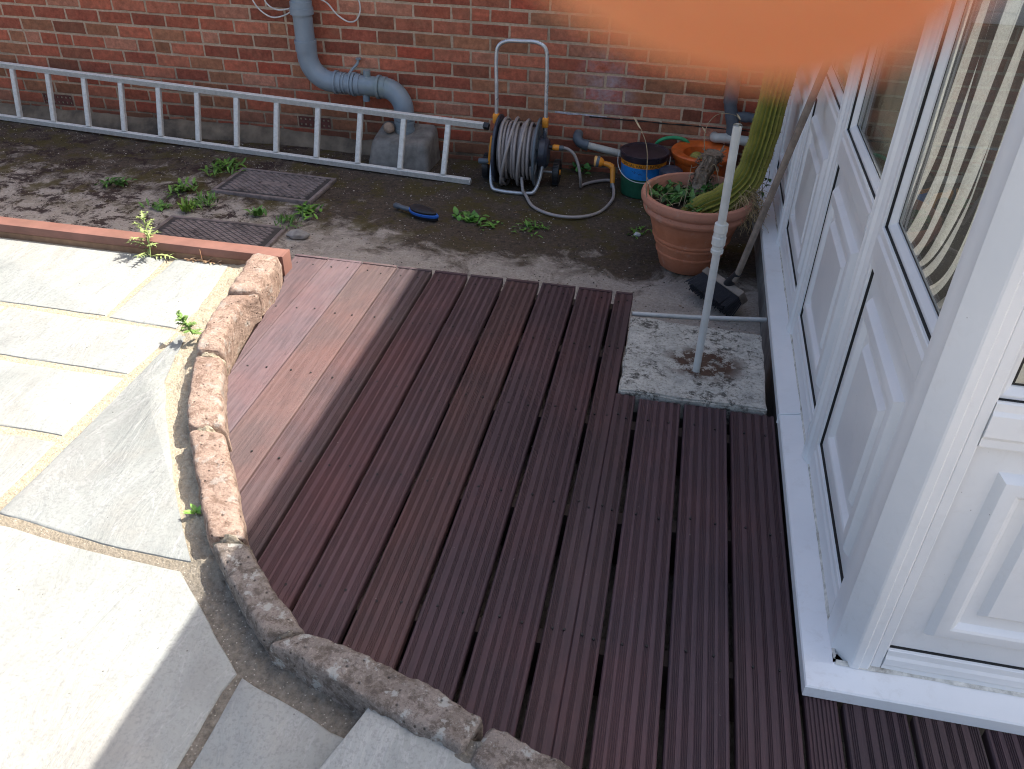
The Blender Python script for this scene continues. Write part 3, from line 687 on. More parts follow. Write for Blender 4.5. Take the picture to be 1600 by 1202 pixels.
# cracked damp course right of the reel
dk = MB(); rg = []
for i in range(80):
    x = lerp(-.50, .40, i/79); hh = .0035*(1+.8*mn.noise(Vector((x*17, 0, 0)))); zc = .118-.028*(x+.5)/.9*.2+.003*mn.noise(Vector((x*9, 5, 0)))
    rg.append([(x, WY-.0016, zc-hh), (x, WY-.0022, zc), (x, WY-.0016, zc+hh)])
dk.rings(rg, False, (False, False)); dk.build('damp_course_gap', M['rubber'], house)

# ================================================================== CONSERVATORY
FX, FY = .50, 1.29          # outer faces of the side and front frames
cons = empty('conservatory', 'white plastic-framed conservatory with raised lower panels and striped curtains inside', 'conservatory', (FX, FY, 0))
def sideM(y): return Matrix(((0, 0, -1, FX), (1, 0, 0, 0), (0, 1, 0, 0), (0, 0, 0, 1)))     # local (u,w,d): u->y, w->z, d->-x (outward)
SM = Matrix(((0, 0, -1, FX), (1, 0, 0, 0), (0, 1, 0, 0), (0, 0, 0, 1)))
FM = Matrix(((1, 0, 0, 0), (0, 0, -1, FY), (0, 1, 0, 0), (0, 0, 0, 1)))
def ring_rect(u0, u1, w0, w1, ins, d): return [(u0+ins, w0+ins, d), (u1-ins, w0+ins, d), (u1-ins, w1-ins, d), (u0+ins, w1-ins, d)]
def bay(Mx, u0, u1, w0, w1, kind, parent=cons, lab=None):
    gk = MB(); gk.base = Mx
    gk.rings([ring_rect(u0, u1, w0, w1, .0, -.0062), ring_rect(u0, u1, w0, w1, .0, -.0135), ring_rect(u0, u1, w0, w1, .002, -.0135)], True, (False, False))
    ed = MB(); ed.base = Mx; ed.rings([ring_rect(u0, u1, w0, w1, -.0015, -.0019), ring_rect(u0, u1, w0, w1, .0, -.0019), ring_rect(u0, u1, w0, w1, .0, -.0062)], True, (False, False)); ed.build('frame_lip', M['upvc'], parent, smooth=0)
    if kind == 'glass':
        bd = MB(); bd.base = Mx
        bd.rings([ring_rect(u0, u1, w0, w1, .0005, -.0135), ring_rect(u0, u1, w0, w1, .0012, -.0125), ring_rect(u0, u1, w0, w1, .008, -.0125), ring_rect(u0, u1, w0, w1, .020, -.024), ring_rect(u0, u1, w0, w1, .022, -.034)], True, (False, False))
        bd.build('glazing_bead', M['upvc'], parent, smooth=30)
        gl = MB(); gl.base = Mx; gl.rings([ring_rect(u0, u1, w0, w1, .021, -.0275), ring_rect(u0, u1, w0, w1, .021, -.031)], True, (True, True)); gl.build('window_pane', M['glass'], parent, smooth=0)
        g2 = MB(); g2.base = Mx; g2.rings([ring_rect(u0, u1, w0, w1, .0215, -.0270), ring_rect(u0, u1, w0, w1, .0255, -.0262), ring_rect(u0, u1, w0, w1, .0255, -.0274)], True, (False, False)); g2.build('glazing_seal', M['rubber'], parent)
    else:
        pn = MB(); pn.base = Mx
        prof = [(.0005, -.0135), (.001, -.0130), (.050, -.0130), (.056, -.0115), (.064, -.001), (.070, .0035), (.076, .005), (.094, .005), (.100, .0025), (.110, -.008), (.124, -.0105), (.136, -.0105), (.144, -.002), (.150, .002), (.158, .002)]
        rr_ = [ring_rect(u0, u1, w0, w1, i_, d_) for i_, d_ in prof if i_ < min(u1-u0, w1-w0)/2-.01]
        pn.rings(rr_, True, (False, True)); pn.build('raised_panel', M['upvc'], parent, smooth=22)
    gk.build('gasket', M['rubber'], parent, smooth=0)
def vbar(Mx, u0, u1, w0, w1, name='mullion', ridge=True, proud=0.0):
    m = MB(); m.base = Mx; d0 = proud
    uc = (u0+u1)/2
    if ridge: pr = [(u0, -.036), (u0, -.002+d0), (u0+.002, d0), (u0+.022, d0), (u0+.030, .004+d0), (uc-.024, .006+d0), (uc-.016, .013+d0), (uc-.004, .016+d0), (uc-.002, .0145+d0), (uc+.002, .0145+d0), (uc+.004, .016+d0), (uc+.016, .013+d0), (uc+.024, .006+d0), (u1-.030, .004+d0), (u1-.022, d0), (u1-.002, d0), (u1, -.002+d0), (u1, -.036)]
    else: pr = [(u0, -.036), (u0, -.002+d0), (u0+.002, d0), (u1-.002, d0), (u1, -.002+d0), (u1, -.036)]
    m.rings([[(u, w0, d) for u, d in pr], [(u, w1, d) for u, d in pr]], True, (True, True))
    return m.build(name, M['upvc'], cons, smooth=18)
def hbar(Mx, u0, u1, w0, w1, name, step=True):
    m = MB(); m.base = Mx
    pr = [(w0, -.036), (w0, -.002), (w0+.002, 0), (w0+.018, .0), (w0+.026, .004), (w1-.026, .004), (w1-.018, 0), (w1-.002, 0), (w1, -.002), (w1, -.036)] if step else [(w0, -.036), (w0, 0), (w1, 0), (w1, -.036)]
    m.rings([[(u0, w, d) for w, d in pr], [(u1, w, d) for w, d in pr]], True, (True, True))
    return m.build(name, M['upvc'], cons, smooth=18)
ZB, ZP0, ZP1, ZG0, ZG1, ZT = .048, .148, .70, .80, 1.95, 2.06
bays = [(1.405, 1.950), (2.085, 2.675), (2.812, 3.420), (3.557, 4.15), (4.285, 4.66)]
mul = [(1.951, 2.084), (2.676, 2.811), (3.421, 3.556), (4.151, 4.284)]
for (a, b_) in mul: vbar(SM, a, b_, ZB, ZT)
for (a, b_) in bays:
    hbar(SM, a+.0, b_-.0, ZB, ZP0-.001, 'bottom_rail'); hbar(SM, a, b_, ZP1+.001, ZG0-.001, 'transom'); hbar(SM, a, b_, ZG1+.001, ZT, 'top_rail')
    bay(SM, a, b_, ZP0, ZP1, 'panel'); bay(SM, a, b_, ZG0, ZG1, 'glass')
vbar(SM, 4.661, 4.795, ZB-.2, ZT, 'wall_post', False, proud=.075)
# corner post: rounded profile
cp = MB(); pr = [(FX, 1.404), (FX-.004, 1.402), (FX-.006, 1.398), (FX-.006, 1.372), (FX-.004, 1.366), (FX-.004, 1.330), (FX-.002, 1.326), (FX+.030, FY-.006), (FX+.034, FY-.008), (FX+.048, FY-.008), (FX+.051, FY-.005), (FX+.068, FY-.005), (FX+.072, FY-.001), (FX+.072, FY+.06), (FX+.07, 1.404)]
cp.rings([[(x, y, ZB) for x, y in pr], [(x, y, ZT) for x, y in pr]], True, (True, True)); cp.build('corner_post', M['upvc'], cons, smooth=20)
fb = [(.595, 1.28), (1.415, 2.10), (2.235, 2.9)]
vbar(FM, .5725, .594, ZB, ZT, 'frame_upright', False)
for (a, b_) in ((1.281, 1.414), (2.101, 2.234)): vbar(FM, a, b_, ZB, ZT)
for (a, b_) in fb:
    hbar(FM, a, b_, ZB, ZP0-.030, 'bottom_rail'); hbar(FM, a, b_, ZP1-.019, ZG0-.022, 'transom'); hbar(FM, a, b_, ZG1+.001, ZT, 'top_rail')
    bay(FM, a, b_, ZP0-.029, ZP1-.02, 'panel'); bay(FM, a, b_, ZG0-.021, ZG1, 'glass')
# cill: sloping top with nose, side run and front run
def cillrun(pts_lo, name):
    pass
def cill(prof, ua, ub, mode, name):
    m = MB(); rg = []; n = 30
    for i in range(n+1):
        u = lerp(ua, ub, i/n); row = []
        for (d, z) in prof:
            wob = .0012*mn.noise(Vector((u*3, z*20, 1)))
            row.append((FX-d, u, z+wob) if mode == 's' else (u, FY-d, z+wob))
        rg.append(row)
    m.rings(rg, True, (True, True)); return m.build(name, M['cill'], cons, smooth=30)
prof = [(-.06, -.01), (.0655, .000), (.0655, .030), (.0625, .034), (.006, .046), (.004, .0475), (-.06, .0475)]
def cillL():
    m = MB()
    side = []; n = 40
    # one mitred piece: side run then front run
    for i in range(n+1): side.append(('s', lerp(2.226, FY, i/n)))
    for i in range(n+1): side.append(('f', lerp(FX, 2.9, i/n)))
    rg = []
    for k, u in side:
        row = []
        for d, z in prof:
            if k == 's': row.append((FX-d, max(u, FY-d) if u < FY+.001 else u, z))
            else: row.append((max(u, FX-d) if u > FX+.001 else FX-d, FY-d, z))
        rg.append(row)
    m.rings(rg, True, (True, True)); return m.build('cill', M['cill'], cons, smooth=30)
cillL()
cill([(a, b_ if b_ < 0 else b_+.0015) for a, b_ in prof], 2.229, 4.79, 's', 'cill')
jc = MB(); jc.tube([(FX-.066, 2.228, .002), (FX-.0668, 2.228, .031), (FX-.0625, 2.228, .0365), (FX-.006, 2.228, .0488)], .0028, 8); jc.build('cill_joint_strip', M['cill'], cons)
# lumpy sealant along the frame foot
sl_ = MB(); rg = []
for i in range(240):
    u = lerp(4.6, 1.30, i/239); a = .004+.0035*mn.noise(Vector((u*8, 0, 0)))+.002*mn.noise(Vector((u*30, 0, 0)))
    rg.append([(FX+.002, u, .0475), (FX-.001-a*.7, u, .0482), (FX-.001-a*.4, u, .050+a*.3), (FX+.001, u, .053+a)])
sl_.rings(rg, False, (False, False)); 
rg = []
for i in range(160):
    u = lerp(.50, 2.6, i/159); a = .004+.0035*mn.noise(Vector((u*8, 3, 0)))+.002*mn.noise(Vector((u*30, 3, 0)))
    rg.append([(u, FY+.002, .0475), (u, FY-.002-a, .0485), (u, FY-.001-a*.5, .050+a*.3), (u, FY+.001, .053+a)])
sl_.rings(rg, False, (False, False)); sl_.build('sealant', simple('grubby_sealant', (.60, .58, .52), .8, var=.3, scale=60, dirt=(.15, .13, .1), dirtamt=.8), cons)
# dwarf footing under the cill
ft = MB(); ft.box((FX-.045, 1.31, GZ-.03), (FX+.2, 4.79, -.012)); ft.box((FX-.045, FY-.02, GZ-.03), (2.9, 1.309, -.0125)); ft.build('footing', M['conc'], cons)
# roof, gutter and interior
rf = MB(); rf.box((FX-.045, 1.17, 2.061), (FX+.05, 4.79, 2.30), b=.01); rf.box((FX+.051, 1.17, 2.0612), (3.0, 1.31, 2.299), b=.01); rf.build('eaves_beam', M['upvc'], cons)
rr2 = MB(); rr2.poly([(FX-.05, 1.15, 2.302), (3.1, 1.15, 2.95), (3.1, 4.79, 2.95), (FX-.05, 4.79, 2.302)]); pass
def m_poly():
    b = NB('polycarbonate_roof'); t = b.n.new('ShaderNodeBsdfTranslucent'); t.inputs[0].default_value = (.85, .84, .80, 1)
    mx = b.n.new('ShaderNodeMixShader'); mx.inputs[0].default_value = .55; b.out((.6, .6, .58), .5)
    b.l(b.bs.outputs[0], mx.inputs[1]); b.l(t.outputs[0], mx.inputs[2]); b.l(mx.outputs[0], b.n['Material Output'].inputs[0]); return b.mat
rr2.build('roof', m_poly(), cons, smooth=0)
fl = MB(); fl.box((FX+.075, FY+.075, -.02), (3.1, 4.79, .05)); fl.build('floor', M['rooms'], cons)
iw = MB(); iw.box((3.0, FY+.075, .051), (3.1, 4.79, 1.0)); iw.box((.62, 4.70, .051), (2.99, 4.79, 2.3)); iw.build('inner_wall', M['rooms'], cons)
ws = MB(); ws.box((FX+.0365, FY+.16, .67), (FX+.16, 4.69, .70), b=.004); ws.box((FX+.0365, FY+.0365, .6702), (2.9, FY+.159, .6998), b=.004); ws.build('window_board', M['woodin'], cons)

# curtains
def curtain(name, f, nu, nv, mat, label, cat='curtain'):
    me = bpy.data.meshes.new(name); vs = []; uv = []; fs = []
    for j in range(nv+1):
        for i in range(nu+1):
            s, t = i/nu, j/nv; vs.append(f(s, t)); uv.append((s, t))
    for j in range(nv):
        for i in range(nu): a = j*(nu+1)+i; fs.append((a, a+1, a+nu+2, a+nu+1))
    me.from_pydata(vs, [], fs); ul = me.uv_layers.new(name='UVMap')
    for l in me.loops: ul.data[l.index].uv = uv[l.vertex_index]
    me.polygons.foreach_set('use_smooth', [True]*len(fs)); me.materials.append(mat); me.update()
    o = bpy.data.objects.new(name, me); COL.objects.link(o); return tag(o, label, cat)
def f1(s, t):
    # s: 0 far edge .. 1 near the corner, t: 0 hem .. 1 top; the hem is dragged along the window board
    y = 2.085-.72*s+.011*math.sin(s*41+1.2*t)+.008*math.sin(s*23+2)+.010*math.sin(s*15+5*t)
    q = max(0.0, 1-t/.30); pull = .27*min(1, s*2.6)*(1-.5*s)
    y += pull*q**1.8+.018*math.sin(q*5.5+s*3)*q-.02*(1-s)*math.sin(PI*q)
    y -= .03*t*(1-s)
    x = .578+.010*math.sin(s*52+2.2*t+1.5*q)+.005*math.sin(s*23+t*6)-.010*q
    z = .7025+1.16*(t**1.15)
    z = lerp(z, .7025+.10*q*(1-.3*s)+1.16*max(0, t-.02), .0) + .05*math.sin(s*9+.5)*math.sin(PI*q)*.4
    return (x, y, max(z, .702))
curtain('striped_curtain', f1, 260, 90, M['curtain'], 'black and cream striped curtain hanging behind the side window nearest the corner')
def f2(s, t):
    return (lerp(.62, 1.25, s), 1.375+.014*math.sin(s*70+t)+.006*math.sin(s*29+t*5), .702+t*1.2)
curtain('striped_curtain', f2, 200, 20, M['curtain'], 'black and cream striped curtain glimpsed behind the front window at the right edge')
def f3(s, t): return (.582+.006*math.sin(s*50+t*2), lerp(3.28, 2.36, s), .702+t*1.2)
o = curtain('beige_blind', f3, 80, 10, M['beige'], 'plain beige curtain behind the second side window', 'curtain')

# ================================================================== LADDER
rt = [(20, 112), (73, 118), (129, 127), (187, 134), (245, 142), (303, 150), (363, 157), (425, 165), (487, 173), (551, 179), (619, 187), (690, 197)]
lad = empty('ladder', 'long dull aluminium ladder lying on its side along the foot of the brick wall', 'ladder', (-2.7, 4.6, GZ))
A0, A1 = Vector((-4.62, 4.735, GZ+.024)), Vector((-1.105, 4.395, GZ+.024))     # bottom stile
B0, B1 = Vector((-4.62, 4.775, .155)), Vector((-1.045, 4.475, .120))            # top stile
def stile(a, b_, nm):
    m = MB(); d = (b_-a).normalized(); upv = Vector((0, -.28, .96)).normalized(); side = d.cross(upv).normalized(); upv = side.cross(d).normalized()
    pr = [(-.012, -.020), (.012, -.020), (.012, .020), (-.012, .020)]
    pr = [(-.011, -.0155), (-.009, -.0175), (.009, -.0175), (.011, -.0155), (.011, .0155), (.009, .0175), (-.009, .0175), (-.011, .0155)]
    m.rings([[p+side*u+upv*w for u, w in pr] for p in (a, b_)], True, (True, True)); return m.build(nm, M['alu'], lad, smooth=20)
stile(A0, A1, 'side_rail'); stile(B0, B1, 'side_rail')
cpm = MB(); cpm.tube([B1, B1+(B1-B0).normalized()*.03], .021, 4); cpm.build('end_cap', M['black'], lad)
cpm = MB(); cpm.tube([A1, A1+(A1-A0).normalized()*.004], .019, 4); cpm.build('end_cap', M['alu'], lad)
L0 = (A1-A0).length
for k in range(13):
    xr = -1.265-.2655*k
    t = (xr-A0.x)/(A1.x-A0.x); a = A0.lerp(A1, t)+Vector((0, .0, .020)); t2 = (xr+.013-B0.x)/(B1.x-B0.x); b_ = B0.lerp(B1, t2)-Vector((0, 0, .020))
    if xr < -4.6: break
    m = MB(); n = 10; d = (b_-a).normalized(); sx = Vector((1, 0, 0)); sy = d.cross(sx).normalized()
    pr = [(-.015, -.010), (-.010, -.014), (.010, -.014), (.015, -.010), (.015, .010), (.010, .014), (-.010, .014), (-.015, .010)]
    m.rings([[p+sx*u+sy*w for u, w in pr] for p in (a, b_)], True, (True, True)); m.build('rung', M['alu'], lad, smooth=20)

# ================================================================== SOIL PIPE, CABLES, CONCRETE SURROUND
sp = empty('soil_pipe', 'large blue-grey soil pipe on the brick wall, bending right into a concrete block', 'pipe', (-1.58, 4.70, 0))
PR = .055; py = 4.715
def arc(c, r, a0, a1, n=12, y=py): return [Vector((c[0]+r*math.cos(a), y, c[1]+r*math.sin(a))) for a in [lerp(a0, a1, i/n) for i in range(n+1)]]
m = MB(); m.tube([(-2.16, py, 2.9), (-2.152, py, .42)], PR, 28); m.build('pipe', M['pvcgrey'], sp)
m = MB(); b1 = [Vector((-2.152, py, .43))]+arc((-2.005, .365), .145, PI, PI*1.5, 14)+[Vector((-1.965, py, .219))]; m.tube(b1, PR+.003, 28); m.build('bend', M['pvcgrey'], sp)
m = MB(); m.tube([(-1.99, py, .220), (-1.69, py, .212)], PR+.001, 28); m.build('pipe', M['pvcgrey'], sp)
b2 = [Vector((-1.70, py, .212))]+[Vector((-1.70+.125*math.sin(a), py-.02*(i/14), .087+.125*math.cos(a))) for i, a in [(i, PI/2*i/14) for i in range(15)]]+[Vector((-1.572, py-.025, .055))]
m = MB(); m.tube(b2, PR+.003, 28); m.build('bend', M['pvcgrey'], sp)
m = MB(); m.tube([(-1.573, py-.025, .06), (-1.570, py-.035, -.12)], PR, 28); m.build('pipe', M['pvcgrey'], sp)
def collar(p, d, r=PR+.010, w=.018):
    p = Vector(p); d = Vector(d).normalized(); m = MB(); m.tube([p-d*w/2, p-d*w/2*.98, p+d*w/2*.98, p+d*w/2], [r-.004, r, r, r-.004], 28); m.build('collar', M['pvcgrey'], sp)
for p, d, r_, w_ in [((-2.1535, py, .60), (0, 0, 1), PR+.011, .035), ((-2.1535, py, .625), (0, 0, 1), PR+.007, .05), ((-2.152, py, .435), (0, 0, 1), PR+.008, .02), ((-2.152, py, .41), (0, 0, 1), PR+.006, .05), ((-1.985, py, .220), (1, 0, 0), PR+.012, .014), ((-1.955, py, .219), (1, 0, 0), PR+.006, .02), ((-1.93, py, .218), (1, 0, 0), PR+.006, .008), ((-1.895, py, .218), (1, 0, 0), PR+.008, .012), ((-1.875, py, .217), (1, 0, 0), PR+.012, .014), ((-1.85, py, .217), (1, 0, 0), PR+.006, .03), ((-1.725, py, .213), (1, 0, 0), PR+.012, .016), ((-1.695, py, .212), (1, 0, 0), PR+.006, .03), ((-1.573, py-.025, .058), (0, 0, 1), PR+.009, .018), ((-1.573, py-.026, .035), (0, 0, 1), PR+.006, .02), ((-1.572, py-.03, -.012), (0, 0, 1), PR+.004, .012)]: collar(p, d, r_, w_)
for (a, b_) in (((-1.795, py, .25), (-1.795, py, .303)), ((-1.805, py-.01, .18), (-1.805, py-.01, .130))):
    m = MB(); m.tube([a, b_], .021, 18); m.build('boss_stub', M['pvcgrey'], sp)
m = MB(); m.tube(smoothpath([(-1.905, py-.02, .268), (-1.895, py+.03, .29), (-1.87, py+.055, .32), (-1.865, py+.065, .345)]), .008, 8); m.lathe([(.016, -.004), (.016, .004)], 12, (-1.865, py+.066, .345)); m.build('bracket_ear', M['pvcgrey'], sp)
# concrete surround
cb = MB(); bm = bmesh.new(); bmesh.ops.create_cube(bm, size=1)
for v in bm.verts:
    x = (-1.765 if v.co.x < 0 else -1.385) if v.co.z < 0 else (-1.735 if v.co.x < 0 else -1.40)
    y = (4.515 if v.co.z < 0 else 4.545) if v.co.y < 0 else 4.795
    z = -.215 if v.co.z < 0 else (-.045 if v.co.y < 0 else .005)
    v.co = Vector((x, y, z))
bmesh.ops.bevel(bm, geom=[e for e in bm.edges if (e.verts[0].co.z+e.verts[1].co.z)/2 > -.2], offset=.03, segments=4, affect='EDGES', profile=.5)
bmesh.ops.subdivide_edges(bm, edges=bm.edges[:], cuts=3, use_grid_fill=True)
for v in bm.verts: v.co += Vector((mn.noise(v.co*14), mn.noise(v.co*14+Vector((3, 3, 3))), mn.noise(v.co*14+Vector((7, 3, 3)))))*.004
cb.addbm(bm); cb.build('concrete_block', M['conc'], label='grey sloping concrete block cast round the foot of the soil pipe, behind the ladder', cat='concrete block', smooth=50)
ro = MB(); bm = bmesh.new(); bmesh.ops.create_icosphere(bm, subdivisions=3, radius=.034)
for v in bm.verts: v.co *= 1+.15*mn.noise(v.co*30); v.co.z *= .9
ro.addbm(bm, M=Matrix.Translation((-1.655, 4.64, .005))); ro.build('round_stone', simple('buff_stone', (.33, .24, .18), .9, var=.3, scale=40, bump=.5), label='round buff stone sitting on the concrete block left of the soil pipe', cat='stone', smooth=60)
# thin cables
cabs = [[(-2.50, 4.785, .78), (-2.47, 4.775, .62), (-2.38, 4.77, .545), (-2.28, 4.765, .56), (-2.21, 4.76, .61), (-2.17, 4.72, .66)],
        [(-2.44, 4.785, .78), (-2.40, 4.775, .63), (-2.33, 4.77, .585), (-2.24, 4.765, .60), (-2.19, 4.75, .64)],
        [(-2.08, 4.74, .67), (-2.02, 4.765, .64), (-1.97, 4.775, .58), (-1.91, 4.78, .545), (-1.86, 4.78, .555), (-1.83, 4.78, .61), (-1.84, 4.785, .68), (-1.87, 4.79, .76)]]
cab = empty('thin_cables', 'thin white cables looped loosely either side of the grey soil pipe', 'cable', (-2.2, 4.77, .6))
for c_ in cabs: m = MB(); m.tube(smoothpath(c_, 8), .0042, 8); m.build('cable', M['cable'], cab)

# ================================================================== HOSE REEL
ry = 4.47; cz = .0; FR = .185
reel = empty('hose_reel', 'black hose reel trolley with a tall grey tube handle and orange clips', 'hose reel', (-.84, ry, GZ))
def flange(xc, sgn, rr=FR):
    m = MB(); Mx = Matrix.Translation((xc, ry, cz)) @ Matrix.Rotation(PI/2*sgn, 4, 'Y')
    pts = [(.03, .012), (.07, .010), (.075, .002), (.155, .002), (.16, .008), (rr-.006, .010), (rr, .006), (rr, -.004), (rr-.006, -.006), (.15, -.004), (.05, -.004), (.03, -.002)]
    m.base = Mx; m.lathe([(r_, z) for r_, z in pts], 56); 
    for q in range(6):
        a = q*PI/3; m.box((.07, -.006, .003), (.158, .006, .009), M=Matrix.Rotation(a, 4, 'Z'))
    return m.build('flange', M['slate'] if sgn > 0 else M['navy'], reel, smooth=30)
flange(-.955, -1); flange(-.735, 1)
m = MB(); m.tube([(-.955, ry, cz), (-.735, ry, cz)], .07, 28); m.build('drum', M['black'], reel)
m = MB(); m.base = Matrix.Translation((-.722, ry, cz)) @ Matrix.Rotation(PI/2, 4, 'Y'); m.lathe([(.0, .052), (.03, .05), (.07, .045), (.085, .03), (.09, 0)], 32, caps=(False, False)); m.build('hub_housing', M['navy'], reel)
# side arms + frame tube
fr_ = MB(); TR = .0105
up = smoothpath([(-.975, ry+.01, .10), (-.978, ry+.02, .30), (-.985, ry+.035, .47), (-.975, ry+.042, .535), (-.93, ry+.047, .562), (-.85, ry+.047, .566), (-.775, ry+.047, .566), (-.725, ry+.042, .54), (-.712, ry+.035, .47), (-.706, ry+.02, .30), (-.700, ry+.01, .10)], 8)
fr_.tube(up, TR, 14); fr_.build('handle', M['steel'], reel)
m = MB(); lo = smoothpath([(-.985, ry-.02, -.02), (-.982, ry-.085, -.12), (-.965, ry-.125, -.178), (-.92, ry-.14, -.187), (-.84, ry-.145, -.188), (-.77, ry-.14, -.187), (-.728, ry-.125, -.178), (-.708, ry-.085, -.12), (-.698, ry-.05, -.035)], 8); m.tube(lo, TR, 14); m.build('foot_loop', M['steel'], reel)
for x in (-.978, -.701): m = MB(); m.box((x-.008, ry-.016, -.06), (x+.008, ry+.022, .12), b=.004); m.build('side_arm', M['navy'], reel)
for x, z in ((-.978, .165), (-.703, .165)): m = MB(); m.box((x-.016, ry-.006, z-.026), (x+.016, ry+.030, z+.026), b=.005); m.build('clip', M['orange'], reel)
m = MB(); m.box((-1.008, ry-.030, -.085), (-.992, ry-.002, .075), b=.004, M=Matrix.Translation((-1.0, ry-.016, 0)) @ Matrix.Rotation(R(6), 4, 'Y') @ Matrix.Translation((1.0, -ry+.016, 0))); m.build('crank', M['orange'], reel)
m = MB(); m.tube([(-1.005, ry-.018, -.07), (-1.012, ry-.018, -.07), (-1.065, ry-.018, -.072), (-1.07, ry-.018, -.072)], [.009, .015, .016, .011], 16); m.build('crank_grip', M['slate'], reel)
m = MB(); m.tube([(-1.03, ry+.07, GZ+.068), (-.63, ry+.07, GZ+.068)], .007, 8); m.build('axle', M['steel'], reel)
for x in (-.635, -1.04):
    m = MB(); m.base = Matrix.Translation((x, ry+.07, GZ+.070)) @ Matrix.Rotation(PI/2, 4, 'Y'); m.lathe([(.02, -.02), (.055, -.02), (.068, -.017), (.07, -.012), (.07, .012), (.068, .017), (.055, .02), (.045, .012), (.02, .012)], 36)
    for q in range(24): a = 2*PI*q/24; m.box((.069, -.004, -.015), (.0725, .004, .015), M=Matrix.Rotation(a, 4, 'Z'))
    wh = m.build('wheel', M['black'], reel, smooth=30)
    m = MB(); m.tube([(x+.012, ry+.07, GZ+.07), (x+.022, ry+.07, GZ+.07)], .015, 14); m.build('wheel_cap', M['orange'], wh)
m = MB(); m.tube([(-.69, ry, cz+.035), (-.655, ry, cz+.036)], .012, 12); m.build('inlet', M['black'], reel)

# hose: coils on the drum, loose end over the ground, spray gun
hz = empty('garden_hose', 'grey garden hose wound on the reel and trailing to an orange spray gun', 'garden hose', (-.6, 4.3, GZ))
HR = .0085; pts = []
for layer, (r0, n_) in enumerate(((.095, 11), (.125, 10), (.15, 8))):
    for k in range(n_*28):
        t = k/(n_*28); 
        if layer % 2: t = 1-t
        a = 2*PI*k/28; xw = lerp(-.94, -.755, t)
        rr = r0+.007*mn.noise(Vector((k*.05, layer*3, 0))); xw += .009*math.sin(a+layer)*(1 if layer == 2 else .4)+.006*mn.noise(Vector((k*.03, layer, 5)))
        pts.append(Vector((xw, ry-rr*math.cos(a), cz+rr*math.sin(a))))
m = MB(); m.tube(pts, HR, 9); m.build('hose_coils', M['hose'], hz, smooth=60)
# slack outer wraps, crossing diagonally
for (xa, xb, r0, ph) in ((-.93, -.86, .172, .1), (-.90, -.925, .168, .5), (-.83, -.80, .166, .0)):
    pp = [Vector((lerp(xa, xb, .5+.5*math.sin(a+ph)), ry-(r0+.012*max(0, -math.sin(a)))*math.cos(a), cz+(r0+.022*max(0, -math.sin(a)))*math.sin(a))) for a in [2*PI*k/50 for k in range(51)]]
    m = MB(); m.tube(pp, HR, 9); m.build('slack_wrap', M['hose'], hz, smooth=60)
hp_ = [(-.80, ry-.13, -.10), (-.785, ry-.16, -.165), (-.767, 4.30, -.185), (-.705, 4.173, -.19), (-.61, 4.095, -.19), (-.505, 4.075, -.19), (-.408, 4.11, -.19), (-.335, 4.20, -.19), (-.295, 4.36, -.187), (-.300, 4.47, -.170), (-.312, 4.50, -.150)]
m = MB(); m.tube(smoothpath(hp_, 10), HR, 12); m.build('loose_end', M['hose'], hz)
hq = [(-.60, ry, .036), (-.575, ry, .035), (-.535, ry-.005, .01), (-.505, ry-.01, -.05), (-.490, ry-.01, -.12), (-.487, ry+.02, -.178), (-.487, ry+.045, -.188), (-.470, ry+.08, -.187), (-.42, ry+.13, -.186), (-.36, ry+.165, -.186), (-.31, ry+.17, -.187)]
m = MB(); m.tube(smoothpath(hq, 10), HR, 12); m.build('inlet_hose', M['hose'], hz)
m = MB(); m.tube([(-.655, ry, .036), (-.65, ry, .036), (-.622, ry, .036), (-.618, ry, .036)], [.012, .016, .016, .013], 16); m.build('connector', M['orange'], hz)
m = MB(); m.tube([(-.618, ry, .036), (-.598, ry, .036), (-.592, ry, .035)], [.013, .014, .010], 14); m.build('connector_nut', M['slate'], hz)
gun = MB(); gp = [(-.313, 4.505, -.150), (-.315, 4.515, -.125), (-.318, 4.53, -.095), (-.322, 4.54, -.068)]
gun.tube(smoothpath(gp, 5), [.0125+.004*(i/15) for i in range(16)], 16); gun.tube([(-.322, 4.54, -.072), (-.345, 4.54, -.058), (-.375, 4.54, -.052)], [.017, .015, .012], 16)
gun.tube([(-.372, 4.54, -.052), (-.385, 4.54, -.050), (-.398, 4.54, -.048)], [.012, .024, .029], 20); g_ = gun.build('spray_gun', M['orange'], hz)
m = MB(); m.tube([(-.398, 4.54, -.048), (-.414, 4.54, -.046)], [.030, .031], 22); m.build('spray_gun_ring', M['slate'], hz)
m = MB(); m.tube([(-.414, 4.54, -.046), (-.424, 4.54, -.045), (-.427, 4.54, -.045)], [.029, .030, .024], 22); m.build('spray_gun_head', simple('pale_orange_plastic', (.85, .48, .16), .4, var=.05), hz)
m = MB(); m.tube([(-.313, 4.505, -.150), (-.312, 4.50, -.172)], [.013, .011], 14); m.build('spray_gun_nut', M['slate'], hz)

